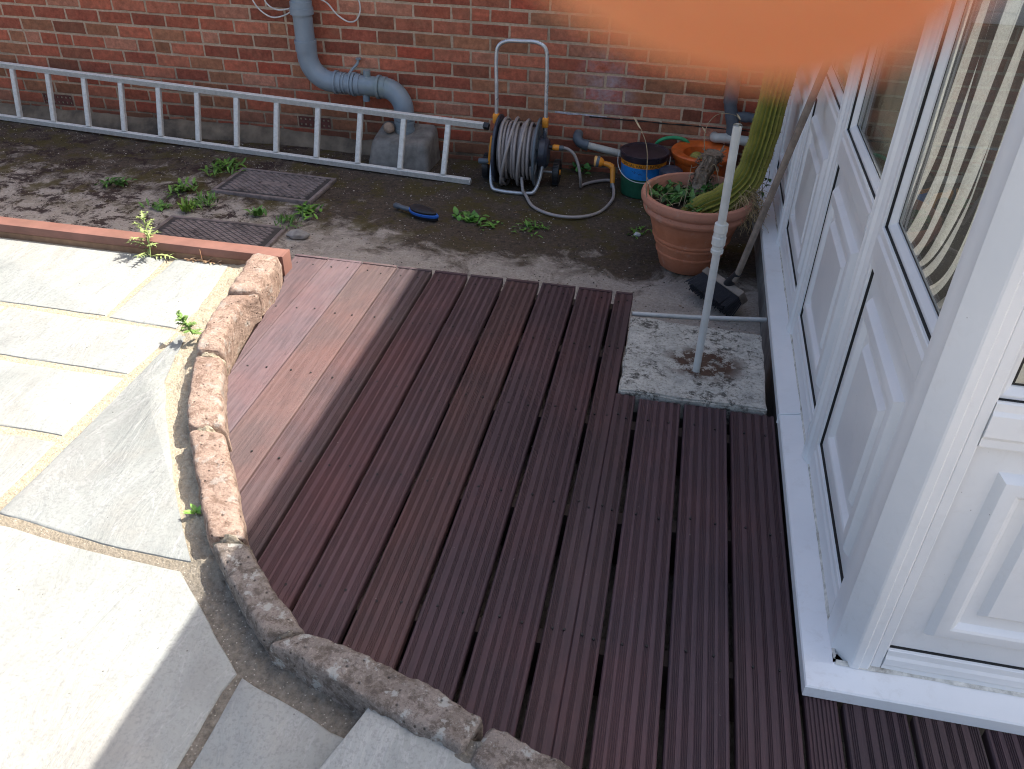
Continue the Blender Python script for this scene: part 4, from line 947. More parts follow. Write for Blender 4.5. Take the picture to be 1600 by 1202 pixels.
# ================================================================== PIPES BY THE BUCKETS
wp = empty('waste_pipe', 'short white waste pipe with a grey elbow, beside the paint bucket', 'pipe', (-.52, 4.75, 0))
m = MB(); el = smoothpath([(-.555, 4.82, .012), (-.555, 4.765, .010), (-.55, 4.738, .002), (-.53, 4.726, -.014), (-.495, 4.72, -.022)], 6); m.tube(el, [.024, .026]+[.028]*(len(el)-2), 18); m.build('elbow', M['slate'], wp)
m = MB(); m.tube([(-.51, 4.721, -.019), (-.485, 4.72, -.023)], .030, 18); m.build('elbow_collar', M['slate'], wp)
m = MB(); m.tube([(-.495, 4.72, -.021), (-.33, 4.705, -.042), (-.08, 4.68, -.066)], .020, 18); m.build('pipe', M['pvcmuck'], wp)
wp2 = empty('overflow_pipe', 'mottled white pipe with a rounded end behind the orange plastic pot', 'pipe', (.3, 4.72, .08))
m = MB(); el = smoothpath([(.212, 4.79, .07), (.212, 4.76, .074), (.222, 4.738, .078), (.25, 4.728, .083), (.30, 4.722, .085), (.44, 4.72, .078)], 8); m.tube(el, .026, 18); m.build('pipe', M['pvcmuck'], wp2)
for x in (.262, .335): m = MB(); m.tube([(x, 4.7235, .0845), (x+.012, 4.723, .0842)], .0285, 18); m.build('collar', M['pvcmuck'], wp2)
dp = empty('downpipe', 'dark grey downpipe on the brick wall beside the conservatory, kicking right near its foot', 'pipe', (.27, 4.74, .3))
m = MB(); m.tube(smoothpath([(.235, 4.75, 2.9), (.245, 4.75, .9), (.262, 4.75, .36), (.268, 4.75, .27), (.285, 4.745, .2), (.30, 4.74, .15), (.305, 4.74, .06)], 6), .034, 20); m.build('pipe', M['pvcdark'], dp)
m = MB(); m.tube([(.262, 4.75, .40), (.267, 4.75, .27)], .038, 20); m.build('collar', M['pvcdark'], dp)
m = MB(); m.tube([(.31, 4.745, .205), (.345, 4.745, .204), (.41, 4.745, .20)], .024, 16); m.build('branch', M['pvcdark'], dp)
m = MB(); m.tube([(.335, 4.745, .204), (.375, 4.745, .202)], .028, 16); m.build('collar', M['pvcdark'], dp)

# ================================================================== PAINT BUCKET
BX, BY = -.155, 4.545
bk = empty('paint_bucket', 'round paint bucket with dark lid, orange lettered band, blue label and green base', 'bucket', (BX, BY, GZ))
m = MB(); m.lathe([(.108, GZ), (.112, GZ+.004), (.120, -.09)], 48, (BX, BY, 0), caps=(True, False)); m.build('body', simple('deep_green_plastic', (.01, .085, .045), .45, var=.3, dirt=(.05, .06, .05), dirtamt=.5), bk)
m = MB(); m.lathe([(.1202, -.0902), (.1245, -.024)], 48, (BX, BY, 0), caps=(False, False)); m.build('blue_label', simple('blue_label', (.015, .20, .55), .4, var=.2, scale=14, dirt=(.01, .03, .15), dirtamt=.8), bk)
m = MB(); m.lathe([(.1246, -.0242), (.1265, .002)], 48, (BX, BY, 0), caps=(False, False)); m.build('orange_band', simple('orange_band', (.75, .28, .02), .4, var=.1, dirt=(.3, .08, .02), dirtamt=.5), bk)
m = MB(); m.lathe([(.1266, .001), (.131, .004), (.133, .012), (.133, .030), (.1355, .032), (.1355, .038), (.130, .041), (.124, .038), (.118, .034), (.02, .035)], 56, (BX, BY, 0)); m.build('lid', simple('blackish_lid', (.028, .022, .032), .3, var=.5, scale=9, dirt=(.16, .05, .05), dirtamt=.5), bk, smooth=25)
def bend_text(txt, size, zb, rad, a_mid, mat, name, parent, cx=BX, cy=BY, slope=0):
    fc = bpy.data.curves.new(name, 'FONT'); fc.body = txt; fc.size = size; fc.align_x = 'CENTER'; fc.extrude = 0
    tmp = bpy.data.objects.new('t', fc); COL.objects.link(tmp); dg = bpy.context.evaluated_depsgraph_get(); me = bpy.data.meshes.new_from_object(tmp.evaluated_get(dg)); bpy.data.objects.remove(tmp)
    bm = bmesh.new(); bm.from_mesh(me); bmesh.ops.triangulate(bm, faces=bm.faces[:]); bmesh.ops.subdivide_edges(bm, edges=bm.edges[:], cuts=1)
    for v in bm.verts:
        a = a_mid+v.co.x/rad; z = zb+v.co.y
        v.co = Vector((cx+(rad+slope*v.co.y)*math.cos(a), cy+(rad+slope*v.co.y)*math.sin(a), z))
    bm.to_mesh(me); bm.free(); me.materials.clear(); me.materials.append(mat); me.name = name
    o = bpy.data.objects.new(name, me); COL.objects.link(o); o.parent = parent; o.matrix_parent_inverse = Matrix.Translation(-parent.location); return o
bend_text('SPECIAL VALUE PACK', .0235, -.0205, .1262, R(-96), M['rubber'], 'band_lettering', bk, slope=.07)
# dark smudged marks on the blue label
m = MB()
for (a, z, s) in ((-118, -.042, .008), (-112, -.048, .009), (-109, -.042, .006), (-101, -.052, .008), (-97, -.050, .009), (-94, -.056, .006)):
    for q in range(3):
        aa = R(a)+q*.03; z2 = z+.004*math.sin(q*2.5); rr = .1236+(z+.024)*.06+.0006
        m.poly([(BX+rr*math.cos(aa+u), BY+rr*math.sin(aa+u), z2+v) for u, v in ((-s*3.2, 0), (0, -s*.5), (s*3, .2*s), (.3*s, s*.7))])
m.build('label_marks', simple('navy_ink', (.01, .04, .16), .5), bk, smooth=0)
wire = [(BX+.142*math.cos(R(a)), BY+.142*math.sin(R(a))-.012, .015-.105*math.sin(PI*(i/24))**.8) for i, a in enumerate([lerp(-185, 5, i/24) for i in range(25)])]
m = MB(); m.tube(smoothpath(wire, 3), .0022, 6); m.build('wire_handle', M['pvcwhite'], bk)
m = MB(); m.tube(smoothpath([(-.12, 4.75, -.02), (-.085, 4.74, .035), (-.02, 4.735, .060), (.052, 4.735, .052), (.11, 4.745, .0)], 8), .010, 10); m.build('green_hose', M['green'], label='short arch of bright green hose behind the paint bucket', cat='hose')
# small dark round thing between the pots
m = MB(); m.lathe([(.05, GZ), (.062, -.05), (.062, -.012), (.045, .0), (.02, .004)], 24, (.0, 4.42, 0)); m.build('dark_jar', M['navy'], label='small dark jar with a grey domed lid between the paint bucket and the orange pot', cat='jar')

# ================================================================== POTS
def pot(prof, at, mat, label, name, cat, rimmat=None, n=72, nz=.002):
    m = MB(); base = Vector(at)
    rg = []
    for r_, z in prof: rg.append([base+Vector((r_*math.cos(2*PI*j/n), r_*math.sin(2*PI*j/n), z))+Vector((1, 1, 0))*0 for j in range(n)])
    m.rings(rg, True, (True, True)); o = m.build(name, mat, None, smooth=38, label=label, cat=cat, org=at); return o
def leafm(mb, p, d, up, L, W, bend=.3, c=(1, 1, 1), seg=5, serr=0, mi=0):
    p = Vector(p); d = Vector(d).normalized(); up = Vector(up); side = d.cross(up)
    if side.length < 1e-4: side = Vector((1, 0, 0))
    side.normalize(); upn = side.cross(d).normalized(); prev = None
    for i in range(seg+1):
        t = i/seg; wdt = W*math.sin(PI*min(.999, (t*.92+.06)))**.8*(1-.25*t)
        if serr: wdt *= (1 if i % 2 else .45)
        q = p+d*L*t+upn*(L*bend*(t-t*t*1.5)); l = mb.vert(q-side*wdt+upn*wdt*.3); ce = mb.vert(q); r_ = mb.vert(q+side*wdt+upn*wdt*.3)
        if prev: mb.face((prev[0], prev[1], ce, l), mi, c); mb.face((prev[1], prev[2], r_, ce), mi, c)
        prev = (l, ce, r_)
def clump(mb, at, n, L, W, rnd, spread=1.0, c0=(1, 1, 1), tilt=(.15, .9), serr=0, seg=5):
    spread = min(spread, 2.2)
    for _ in range(n):
        a = rnd.uniform(0, 2*PI); e = rnd.uniform(*tilt); l = L*rnd.uniform(.5, 1.15); v = rnd.uniform(.6, 1.4)
        d = Vector((math.cos(a)*math.cos(e), math.sin(a)*math.cos(e), math.sin(e)))
        off = Vector((rnd.gauss(0, 1), rnd.gauss(0, 1), 0))*L*.35*spread
        leafm(mb, Vector(at)+off, d, (0, 0, 1), l, W*rnd.uniform(.7, 1.2), bend=rnd.uniform(-.1, .5), c=tuple(q*v for q in c0), serr=serr, seg=seg)
# big terracotta planter
PX, PY = .132, 3.70
tp = empty('terracotta_pot', 'large weathered terracotta pot with a thick rolled rim, planted with the tall cactus', 'plant pot', (PX, PY, GZ))
prof = [(.118, 0), (.132, .006), (.145, .05), (.152, .075), (.157, .078), (.158, .086), (.155, .090), (.166, .125), (.171, .128), (.172, .136), (.170, .140), (.176, .150), (.181, .152), (.182, .160), (.180, .165), (.205, .245), (.215, .262), (.232, .272), (.238, .285), (.236, .298), (.232, .303), (.243, .312), (.252, .325), (.254, .342), (.250, .356), (.240, .362), (.230, .358), (.224, .345), (.216, .31), (.212, .29)]
m = MB(); m.lathe([(r_, z+GZ) for r_, z in prof], 84, (PX, PY, 0), caps=(True, False)); m.v = [tuple(Vector(v)-Vector((PX, PY, GZ))) for v in m.v]
o = m.build('pot', M['terra'], None, smooth=30); o.location = (0, 0, 0); o.parent = tp
s_ = MB(); n = 40; rgs = []
for k in range(9):
    r_ = .214*(1-k/8.001); rgs.append([(PX+r_*math.cos(2*PI*j/n), PY+r_*math.sin(2*PI*j/n), GZ+.305+.018*mn.noise(Vector((r_*math.cos(2*PI*j/n)*22, r_*math.sin(2*PI*j/n)*22, 0)))) for j in range(n)])
s_.rings(rgs, True, (False, True)); s_.build('soil', M['soil'], tp, smooth=60)
SZ = GZ+.305
rnd = random.Random(11)
pw = MB()
for (x, y, n_, L, W, tl) in ((.02, 3.66, 26, .05, .014, (.2, 1.1)), (.05, 3.74, 30, .055, .016, (.2, 1.1)), (.10, 3.70, 26, .05, .015, (.1, 1.0)), (-.03, 3.78, 14, .05, .013, (.3, 1.2)), (.12, 3.60, 16, .045, .014, (.2, .9)), (.16, 3.82, 20, .06, .016, (.4, 1.2)), (-.06, 3.70, 8, .04, .01, (.2, 1.0)), (.2, 3.62, 10, .04, .012, (.2, 1.)), (0, 3.86, 8, .04, .01, (.3, 1))):
    clump(pw, (x, y, SZ+.012), n_, L, W, rnd, 1.3, (.75, 1.0, .9), tl)
pass
pw.build('weeds_in_pot', M['leaf'], kind='stuff', smooth=60)
# dry stems
ds = MB()
for (pp, r0) in (([(-.085, 3.58, SZ), (-.10, 3.60, .22), (-.115, 3.62, .36), (-.150, 3.66, .43), (-.175, 3.68, .46)], .0022), ([(-.06, 3.60, SZ), (-.075, 3.62, .17), (-.10, 3.66, .22)], .003), ([(.075, 3.62, SZ), (.08, 3.63, .2), (.085, 3.65, .30)], .002), ([(-.02, 3.6, SZ), (-.03, 3.58, .16), (0, 3.56, .2)], .0022), ([(.17, 3.9, .16), (.13, 3.95, .34), (.17, 4.0, .42), (.26, 4.02, .42), (.30, 4.05, .36)], .002), ([(.22, 3.75, .2), (.19, 3.76, .27), (.17, 3.75, .26)], .002), ([(-.04, 3.53, SZ+.01), (.0, 3.52, .145), (.04, 3.50, .14)], .003)):
    sm = smoothpath(pp, 6); ds.tube(sm, [lerp(r0, r0*.45, i/(len(sm)-1)) for i in range(len(sm))], 6)
for _ in range(70):
    a = rnd.uniform(0, 6.28); r_ = .19*math.sqrt(rnd.random()); x, y = PX+r_*math.cos(a), PY+r_*math.sin(a); z = SZ+rnd.uniform(.005, .02)
    d = Vector((rnd.gauss(0, 1), rnd.gauss(0, 1), rnd.uniform(-.1, 1.2))).normalized(); L = rnd.uniform(.015, .06); ds.tube([(x, y, z), Vector((x, y, z))+d*L*.5+Vector((0, 0, .004)), Vector((x, y, z))+d*L], rnd.uniform(.0008, .0016), 4, c=(rnd.uniform(.6, 1.5),)*3)
for (x, y, z) in ((-.170, 3.675, .455), (-.163, 3.67, .445), (-.155, 3.665, .435), (.135, 3.955, .35), (.285, 4.03, .40)): leafm(ds, (x, y, z), (-.35, .1, .4), (0, 1, 0), .035, .004, c=(1.7, 1.7, 1.7))
ds.build('dry_stalks', M['dry'], kind='stuff', smooth=60)
# dead stump
dsn = MB(); rg = []; n = 22; pth = smoothpath([(.125, 3.78, .09), (.14, 3.82, .17), (.165, 3.86, .24), (.18, 3.88, .285)], 10)
for i, p in enumerate(pth):
    t = i/(len(pth)-1); r_ = lerp(.026, .046, t)*(1 if t < .9 else .9)
    rg.append([p+Vector((math.cos(2*PI*j/n), math.sin(2*PI*j/n)*.8, .1*math.sin(2*PI*j/n)))*r_*(1+.35*mn.noise(Vector((math.cos(2*PI*j/n)*1.6, math.sin(2*PI*j/n)*1.6, t*5)))+.2*mn.noise(Vector((math.cos(2*PI*j/n)*5, math.sin(2*PI*j/n)*5, t*16)))) for j in range(n)])
dsn.rings(rg, True, (True, True))
for _ in range(160):
    i = rnd.randrange(4, len(pth)); p = pth[i]; a = rnd.uniform(0, 6.28); q = p+Vector((math.cos(a), math.sin(a), 0))*.040
    leafm(dsn, q, (math.cos(a)*.6, math.sin(a)*.6, rnd.uniform(-1.2, .9)), (0, 0, 1), rnd.uniform(.015, .045), rnd.uniform(.004, .009), bend=rnd.uniform(-.6, .6))
dsn.build('dead_cactus_stump', M['dead'], label='withered brown cactus stump with papery scraps, behind the weeds in the terracotta pot', cat='dead plant', smooth=60)
# tall ribbed cactus, leaning right then up
cc = empty('cactus', 'tall ribbed green cactus column curving up out of the terracotta pot', 'cactus', (.15, 3.72, SZ))
cpth = smoothpath([(.09, 3.60, .06), (.16, 3.64, .10), (.255, 3.68, .145), (.335, 3.71, .235), (.362, 3.73, .345), (.376, 3.74, .455), (.392, 3.76, .68), (.402, 3.77, .82), (.41, 3.78, 1.0), (.412, 3.78, 1.1)], 12)
m = MB(); nr = 18; n = nr*6; rg = []; T = []; k = len(cpth); Nn = Vector((0, 0, 1)); spn = []
for i, p in enumerate(cpth):
    t = (cpth[min(i+1, k-1)]-cpth[max(i-1, 0)]).normalized(); Nn = (Nn-t*Nn.dot(t)).normalized(); B = t.cross(Nn); u = i/(k-1)
    r0 = interp(u, [0, .08, .2, .5, .75, .95, 1], [.042, .056, .060, .054, .056, .050, .02])*(1+.03*math.sin(i*.55))
    row = []
    for j in range(n):
        a = 2*PI*j/n; rb = (1+.13*(1-2*abs(math.sin(a*nr/2)))); d = Nn*math.cos(a)+B*math.sin(a); row.append(p+d*r0*rb)
        if j % 6 == 0 and i % 2 == 0: spn.append((p+d*r0*1.1, d, t))
    rg.append(row)
m.rings(rg, True, (True, True))
m.c = [((1.25, 1.2, 1.1) if (q % n) % 6 in (5, 0) else ((.9, .95, .85) if (q % n) % 6 in (1, 4) else (.55, .66, .6))) for q in range(len(m.f))]
m.build('column', M['cactus'], cc, smooth=70)
sm = MB()
for q, d, t in spn:
    for h in range(5):
        v = (d+Vector((rnd.gauss(0, .5), rnd.gauss(0, .5), rnd.gauss(0, .5)))).normalized(); L = rnd.uniform(.005, .013); s1 = v.orthogonal().normalized()*.0008
        sm.poly([q-s1, q+s1, q+v*L])
sm.build('spines', simple('cactus_spine', (.32, .26, .10), .8, var=.3), cc, smooth=0)
# straw-like dead roots hanging over the rim to the right
st = MB()
for _ in range(240):
    x = .345+rnd.gauss(0, .03); y = 3.66+rnd.gauss(0, .05); z = .13+rnd.uniform(-.03, .10)
    pp = [Vector((x, y, z))]; d = Vector((rnd.gauss(.4, .6), rnd.gauss(-.1, .6), rnd.gauss(-.6, .7))).normalized()
    for q in range(5): d = (d+Vector((rnd.gauss(0, .25), rnd.gauss(0, .25), -.25))).normalized(); pp.append(pp[-1]+d*rnd.uniform(.012, .026))
    v = rnd.uniform(.5, 1.4); st.tube(pp, .0010, 3, c=(v, v*.9, v*.75))
st.build('straw_roots', M['dry'], label='tangle of straw-coloured dead roots spilling over the right rim of the terracotta pot', cat='dead roots', smooth=0)
# wiry plant between pot and frame
wl = MB()
for _ in range(16):
    pp = [Vector((.415+rnd.gauss(0, .02), 3.86+rnd.gauss(0, .04), -.02))]; d = Vector((rnd.gauss(.0, .35), rnd.gauss(0, .3), 1)).normalized()
    for q in range(6): d = (d+Vector((rnd.gauss(0, .35), rnd.gauss(0, .3), rnd.gauss(0, .2)))).normalized(); pp.append(pp[-1]+d*.04)
    wl.tube(pp, .0014, 4, mi=1)
    for p in pp[2:]:
        if rnd.random() < .8: leafm(wl, p, (rnd.gauss(0, 1), rnd.gauss(0, 1), rnd.gauss(.2, .6)), (0, 0, 1), rnd.uniform(.018, .035), rnd.uniform(.007, .012), c=(.5, .55, .6))
wl.build('wiry_shrub', [M['leaf'], M['dead']], label='wiry dark-leaved stems squeezed between the terracotta pot and the white frame', cat='small shrub', smooth=60)
# orange plastic pot with a small round cactus
OX, OY = .158, 4.62
op_ = empty('orange_pot', 'bright orange plastic pot with a wide flat rim, standing behind the terracotta pot', 'plant pot', (OX, OY, GZ))
m = MB(); m.lathe([(.115, 0), (.12, .004), (.150, .16), (.158, .165), (.172, .19), (.174, .204), (.168, .212), (.150, .214), (.118, .205), (.108, .196), (.104, .17), (.10, .10)], 60, (OX, OY, GZ+.03), caps=(True, False)); m.build('pot', M['opot'], op_, smooth=30)
m = MB(); m.lathe([(.101, .14), (.05, .15), (.01, .152)], 24, (OX, OY, GZ+.03), caps=(False, True)); m.build('soil', M['soil'], op_)
m = MB(); rg = []; n = 60
for i in range(15):
    a = lerp(-.6, PI/2-.05, i/14); r_ = .042*math.cos(a); rg.append([(OX-.03+r_*(1+.07*math.cos(12*2*PI*j/n))*math.cos(2*PI*j/n), OY-.04+r_*(1+.07*math.cos(12*2*PI*j/n))*math.sin(2*PI*j/n), GZ+.198+.046*math.sin(a)) for j in range(n)])
m.rings(rg, True, (True, True), c=(1.5, 1.35, 1.6)); m.build('small_cactus', M['cactus'], label='small round yellow-green cactus growing in the orange plastic pot', cat='cactus', smooth=70)

# ================================================================== PIPES AND SLAB BY THE DECK
m = MB(); bm = bmesh.new(); bmesh.ops.create_cube(bm, size=1)
for v in bm.verts: v.co = Vector(((-.074 if v.co.x < 0 else .405), (2.275 if v.co.y < 0 else (2.745 if v.co.x > 0 else 2.775)), (.014 if v.co.z > 0 else -.07)))
bmesh.ops.bevel(bm, geom=[e for e in bm.edges], offset=.006, segments=2, affect='EDGES')
bmesh.ops.subdivide_edges(bm, edges=bm.edges[:], cuts=24, use_grid_fill=True)
for v in bm.verts:
    e = .006*mn.noise(v.co*11)+.003*mn.noise(v.co*35); edge = min(v.co.x+.074, .405-v.co.x, v.co.y-2.275, 2.76-v.co.y)
    if edge < .03: v.co += Vector((mn.noise(v.co*14+Vector((3, 0, 0))), mn.noise(v.co*14+Vector((0, 5, 0))), 0))*.006+Vector((0, 0, -1))*abs(mn.noise(v.co*22))*.007*(1-edge/.03)
    if v.co.z > 0: v.co.z += e*.35
m.addbm(bm); m.build('concrete_slab', M['slab'], label='square lichen-blotched concrete slab let into the deck, with a white pipe standing on it', cat='concrete slab', smooth=50)
m = MB(); m.box((-.06, 2.29, GZ-.01), (.39, 2.74, -.071)); m.build('slab_footing', M['conc'], label='grey footing hidden under the lichened concrete slab', cat='footing')
wq = empty('standing_white_pipe', 'slim upright white pipe with a coupling halfway, rising from the lichened slab', 'pipe', (.174, 2.45, .014))
m = MB(); m.tube([(.174, 2.45, .012), (.172, 2.445, .52)], .0125, 20); m.build('lower_tube', M['pvcwhite'], wq)
top_ = (.1665, 2.425, .862)
m = MB(); m.tube([(.172, 2.445, .50), top_], .0128, 20, caps=(True, False)); m.tube([top_, (.1665, 2.4252, .8622), (.1667, 2.426, .80)], [.0128, .0105, .0105], 20, caps=(False, False)); m.build('upper_tube', M['pvcwhite'], wq)
m = MB(); m.lathe([(.0128, .458), (.019, .460), (.0195, .470), (.0175, .474), (.0175, .484), (.021, .488), (.0215, .512), (.0195, .516), (.0195, .528), (.021, .531), (.0205, .556), (.0128, .562)], 24, (.1722, 2.445, 0), caps=(False, False)); m.build('coupling', M['pvcwhite'], wq, smooth=25)
m = MB(); m.tube([(-.075, 2.845, -.020), (.15, 2.885, -.028), (.438, 2.945, -.034)], .0095, 14); m.build('horizontal_white_pipe', M['pvcwhite'], label='thin white pipe lying level from the deck corner to the conservatory cill', cat='pipe')

# ================================================================== BROOM
br = empty('broom', 'old broom with grey wooden head and black bristles leaning on the white frame', 'broom', (.33, 3.3, -.1))
hp0, hp1 = Vector((.318, 3.225, -.03)), Vector((.482, 3.02, 1.18))
hp1 = Vector((.478, 3.02, 1.02)); hp0 = Vector((.325, 3.27, -.045))
m = MB(); sm_ = [hp0.lerp(hp1, i/10) for i in range(11)]; m.tube(sm_, .0135, 14); m.build('handle', M['handle'], br)
Mb = Matrix.Translation((.292, 3.335, -.105)) @ Matrix.Rotation(R(-52), 4, 'Z') @ Matrix.Rotation(R(-58), 4, 'X')
m = MB(); m.base = Mb; m.box((-.128, -.030, -.016), (.128, .030, .016), b=.004); m.build('head', M['handle'], br)
bs = MB(); bs.base = Mb
for i in range(34):
    for j in range(5):
        x = lerp(-.122, .122, i/33); y = lerp(-.021, .021, j/4)
        p = Vector((x, y, -.014)); q = Vector((x*1.10+rnd.gauss(0, .002), y*1.8+rnd.gauss(0, .002), -.095+rnd.gauss(0, .003))); bs.tube([p, p.lerp(q, .5), q], [.0035, .0038, .0042], 4)
bs.build('bristles', M['bristle'], br, smooth=0)
m = MB(); m.tube([Vector((.300, 3.325, -.105)), hp0+(hp1-hp0).normalized()*.045], [.024, .0165], 12); m.build('socket', M['black'], br)

# ================================================================== BRUSH ON THE GROUND, STONES, COVERS
sb = empty('car_brush', 'small blue-edged black brush head with a grey stub handle lying on the mossy ground', 'brush', (-1.27, 3.9, GZ))
ang = math.atan2(3.86-3.975, -1.145+1.42); Mb = Matrix.Translation((-1.27, 3.915, GZ+.022)) @ Matrix.Rotation(ang, 4, 'Z')
m = MB(); m.base = Mb; m.tube([(-.16, 0, 0), (-.15, 0, 0), (-.125, 0, 0), (-.12, 0, 0), (-.05, 0, 0)], [.008, .015, .016, .0125, .0125], 14); m.build('stub_handle', M['slate'], sb)
def oval(mb, zr, sx=1.0): 
    n = 40; mb.rings([[(.045+.095*s*math.cos(2*PI*j/n), .034*s*math.sin(2*PI*j/n)*(1-.25*math.cos(2*PI*j/n)), z) for j in range(n)] for s, z in zr])
m = MB(); m.base = Mb @ Matrix.Translation((0, 0, .006)) @ Matrix.Rotation(R(14), 4, 'X'); oval(m, [(.9, -.004), (1.0, -.002), (1.02, .006), (.98, .012), (.9, .014)]); m.build('rim', M['blue'], sb)
m = MB(); m.base = Mb @ Matrix.Translation((0, 0, .006)) @ Matrix.Rotation(R(14), 4, 'X'); oval(m, [(.95, -.02), (.95, -.0045)]); oval(m, [(.90, .0142), (.88, .024), (.6, .030), (.2, .032)]); m.build('bristles', M['black'], sb)
def cover(x0, x1, y0, y1, ang, label, nd, full=True):
    c = Vector(((x0+x1)/2, (y0+y1)/2, GZ)); Mx = Matrix.Translation(c) @ Matrix.Rotation(R(ang), 4, 'Z'); w2, h2 = (x1-x0)/2, (y1-y0)/2
    e = empty('drain_cover', label, 'drain cover', c, 'cast iron drain covers in the yard'); e2 = Matrix.Rotation(R(ang), 4, 'Z')
    m = MB(); m.base = Mx; m.box((-w2, -h2, -.01), (w2, h2, .010), b=.002); m.build('plate', M['irondk'], e)
    f = MB(); f.base = Mx
    for a, b_ in (((-w2-.02, -h2-.02, -.01), (w2+.02, -h2-.001, .0125)), ((-w2-.02, h2+.001, -.01), (w2+.02, h2+.02, .0125)), ((-w2-.02, -h2-.0005, -.01), (-w2-.001, h2+.0005, .0125)), ((w2+.001, -h2-.0005, -.01), (w2+.02, h2+.0005, .0125))): f.box(a, b_, b=.002)
    f.build('frame', M['iron'], e)
    d = MB(); d.base = Mx; pw_, ph_ = .042, .030
    for i in range(-14, 15):
        for j in range(-14, 15):
            if (i+j) % 2: continue
            x, y = i*pw_/2, j*ph_/2
            if abs(x) > w2-pw_*.55 or abs(y) > h2-ph_*.55: continue
            if full and abs(x) < .085 and abs(y) < .028: continue
            a, b_ = pw_*.435, ph_*.41; z0, z1 = .0095, .0145
            d.rings([[(x-a, y, z0), (x, y-b_, z0), (x+a, y, z0), (x, y+b_, z0)], [(x-a*.86, y, z1), (x, y-b_*.86, z1), (x+a*.86, y, z1), (x, y+b_*.86, z1)]], True, (False, True))
    if full: d.box((-.08, -.022, .0095), (.08, .022, .0135), b=.001)
    d.build('tread_diamonds', M['iron'], e, smooth=0)
cover(-2.43, -1.885, 3.955, 4.27, -2, 'rusty diamond-tread drain cover with a blank centre plate, nearer the wall', 0, True)
cover(-2.46, -1.87, 3.20, 3.575, 1, 'dark diamond-tread drain cover partly hidden behind the timber edging', 0, False)
def rock(at, s, label, mat=None, name='stone', seed=1):
    m = MB(); bm = bmesh.new(); bmesh.ops.create_icosphere(bm, subdivisions=4, radius=1)
    for v in bm.verts: d = 1+.28*mn.noise(v.co*1.4+Vector((seed, 0, 0)))+.06*mn.noise(v.co*5); v.co = Vector((v.co.x*s[0]*d, v.co.y*s[1]*d, v.co.z*s[2]*d))
    m.addbm(bm, M=Matrix.Translation(at)); return m.build(name, mat or M['stone'], label=label, cat='stone', smooth=60)
rock((-1.77, 3.53, GZ+.01), (.055, .035, .022), 'flat grey pointed stone between the drain cover and the deck', seed=4)
rock((-.125, 3.955, GZ+.008), (.018, .013, .012), 'white pebble on the dirt left of the terracotta pot', M['pvcwhite'], 'pebble', 9)
rock((-.44, 3.13, GZ+.004), (.020, .008, .006), 'small white chip on the concrete just past the deck end', M['pvcwhite'], 'pebble', 12)

# ================================================================== WEEDS
rnd = random.Random(5)
def weed(at, label, n, L, W, spread, c0, tilt=(.15, .9), name='weed', grp='small green weeds in the yard cracks'):
    m = MB(); clump(m, Vector(at), int(n*1.25), L*.95, W, rnd, spread*1.25, tuple(q*1.15 for q in c0), tilt); return m.build(name, M['leaf'], label=label, cat='weed', group=grp, smooth=60)
weed((-2.62, 3.93, GZ), 'bright green fern-like weed tuft, upper left of the yard', 40, .06, .010, 1.5, (1.1, 1.25, .8))
weed((-2.60, 3.68, GZ), 'low grey-green weed at the left corner of the front drain cover', 26, .05, .009, 1.6, (.9, 1.1, .9))
weed((-2.42, 3.80, GZ), 'feathery weed tuft left of the drain covers', 50, .06, .006, 1.8, (.9, 1.1, .7), (.3, 1.3))
weed((-2.45, 3.69, GZ), 'upright yellow-green fern sprig between the covers, on the left', 24, .065, .008, .7, (1.3, 1.35, .6), (.6, 1.4))
weed((-2.55, 4.28, GZ), 'spreading green weed behind the drain cover, under the ladder', 60, .07, .009, 2.6, (1.0, 1.2, .7))
weed((-2.08, 3.73, GZ), 'green seedling in the gap between the two drain covers', 20, .055, .012, .8, (1.0, 1.3, 1.0), (.3, 1.2))
weed((-1.84, 3.82, GZ), 'leafy weed at the right corner of the rear drain cover', 40, .06, .011, 1.3, (1.1, 1.35, .8))
weed((-1.88, 3.66, GZ), 'wispy weed beside the flat grey stone', 40, .06, .005, 1.6, (.9, 1.1, .7), (.3, 1.3))
weed((-3.02, 3.93, GZ), 'low bluish weed far left in the yard', 26, .06, .012, 1.8, (.75, 1.0, .9))
weed((-.99, 3.93, GZ), 'broad-leaved green weed right of the little blue brush', 34, .05, .015, 1.3, (.9, 1.25, .8), (.2, 1.1))
weed((-.90, 3.90, GZ), 'small weed seedling next to the broad-leaved one', 18, .045, .009, 1.8, (1.0, 1.3, .9))
weed((-.66, 3.91, GZ), 'sparse grassy weed in front of the hose loop', 34, .05, .006, 3.0, (.9, 1.2, .7), (.1, .7))
weed((-.13, 3.985, GZ), 'tiny moss-green tuft at the left foot of the terracotta pot', 30, .035, .006, 2.0, (.9, 1.1, .6))
weed((-.52, 4.76, GZ+.02), 'dark rounded leaves against the wall behind the hose', 16, .05, .02, 1.6, (.7, 1.1, .9), (.3, 1.2))
weed((-1.05, 4.00, GZ), 'small pale weed left of the blue brush', 10, .03, .006, 1.0, (1.2, 1.3, 1.1))
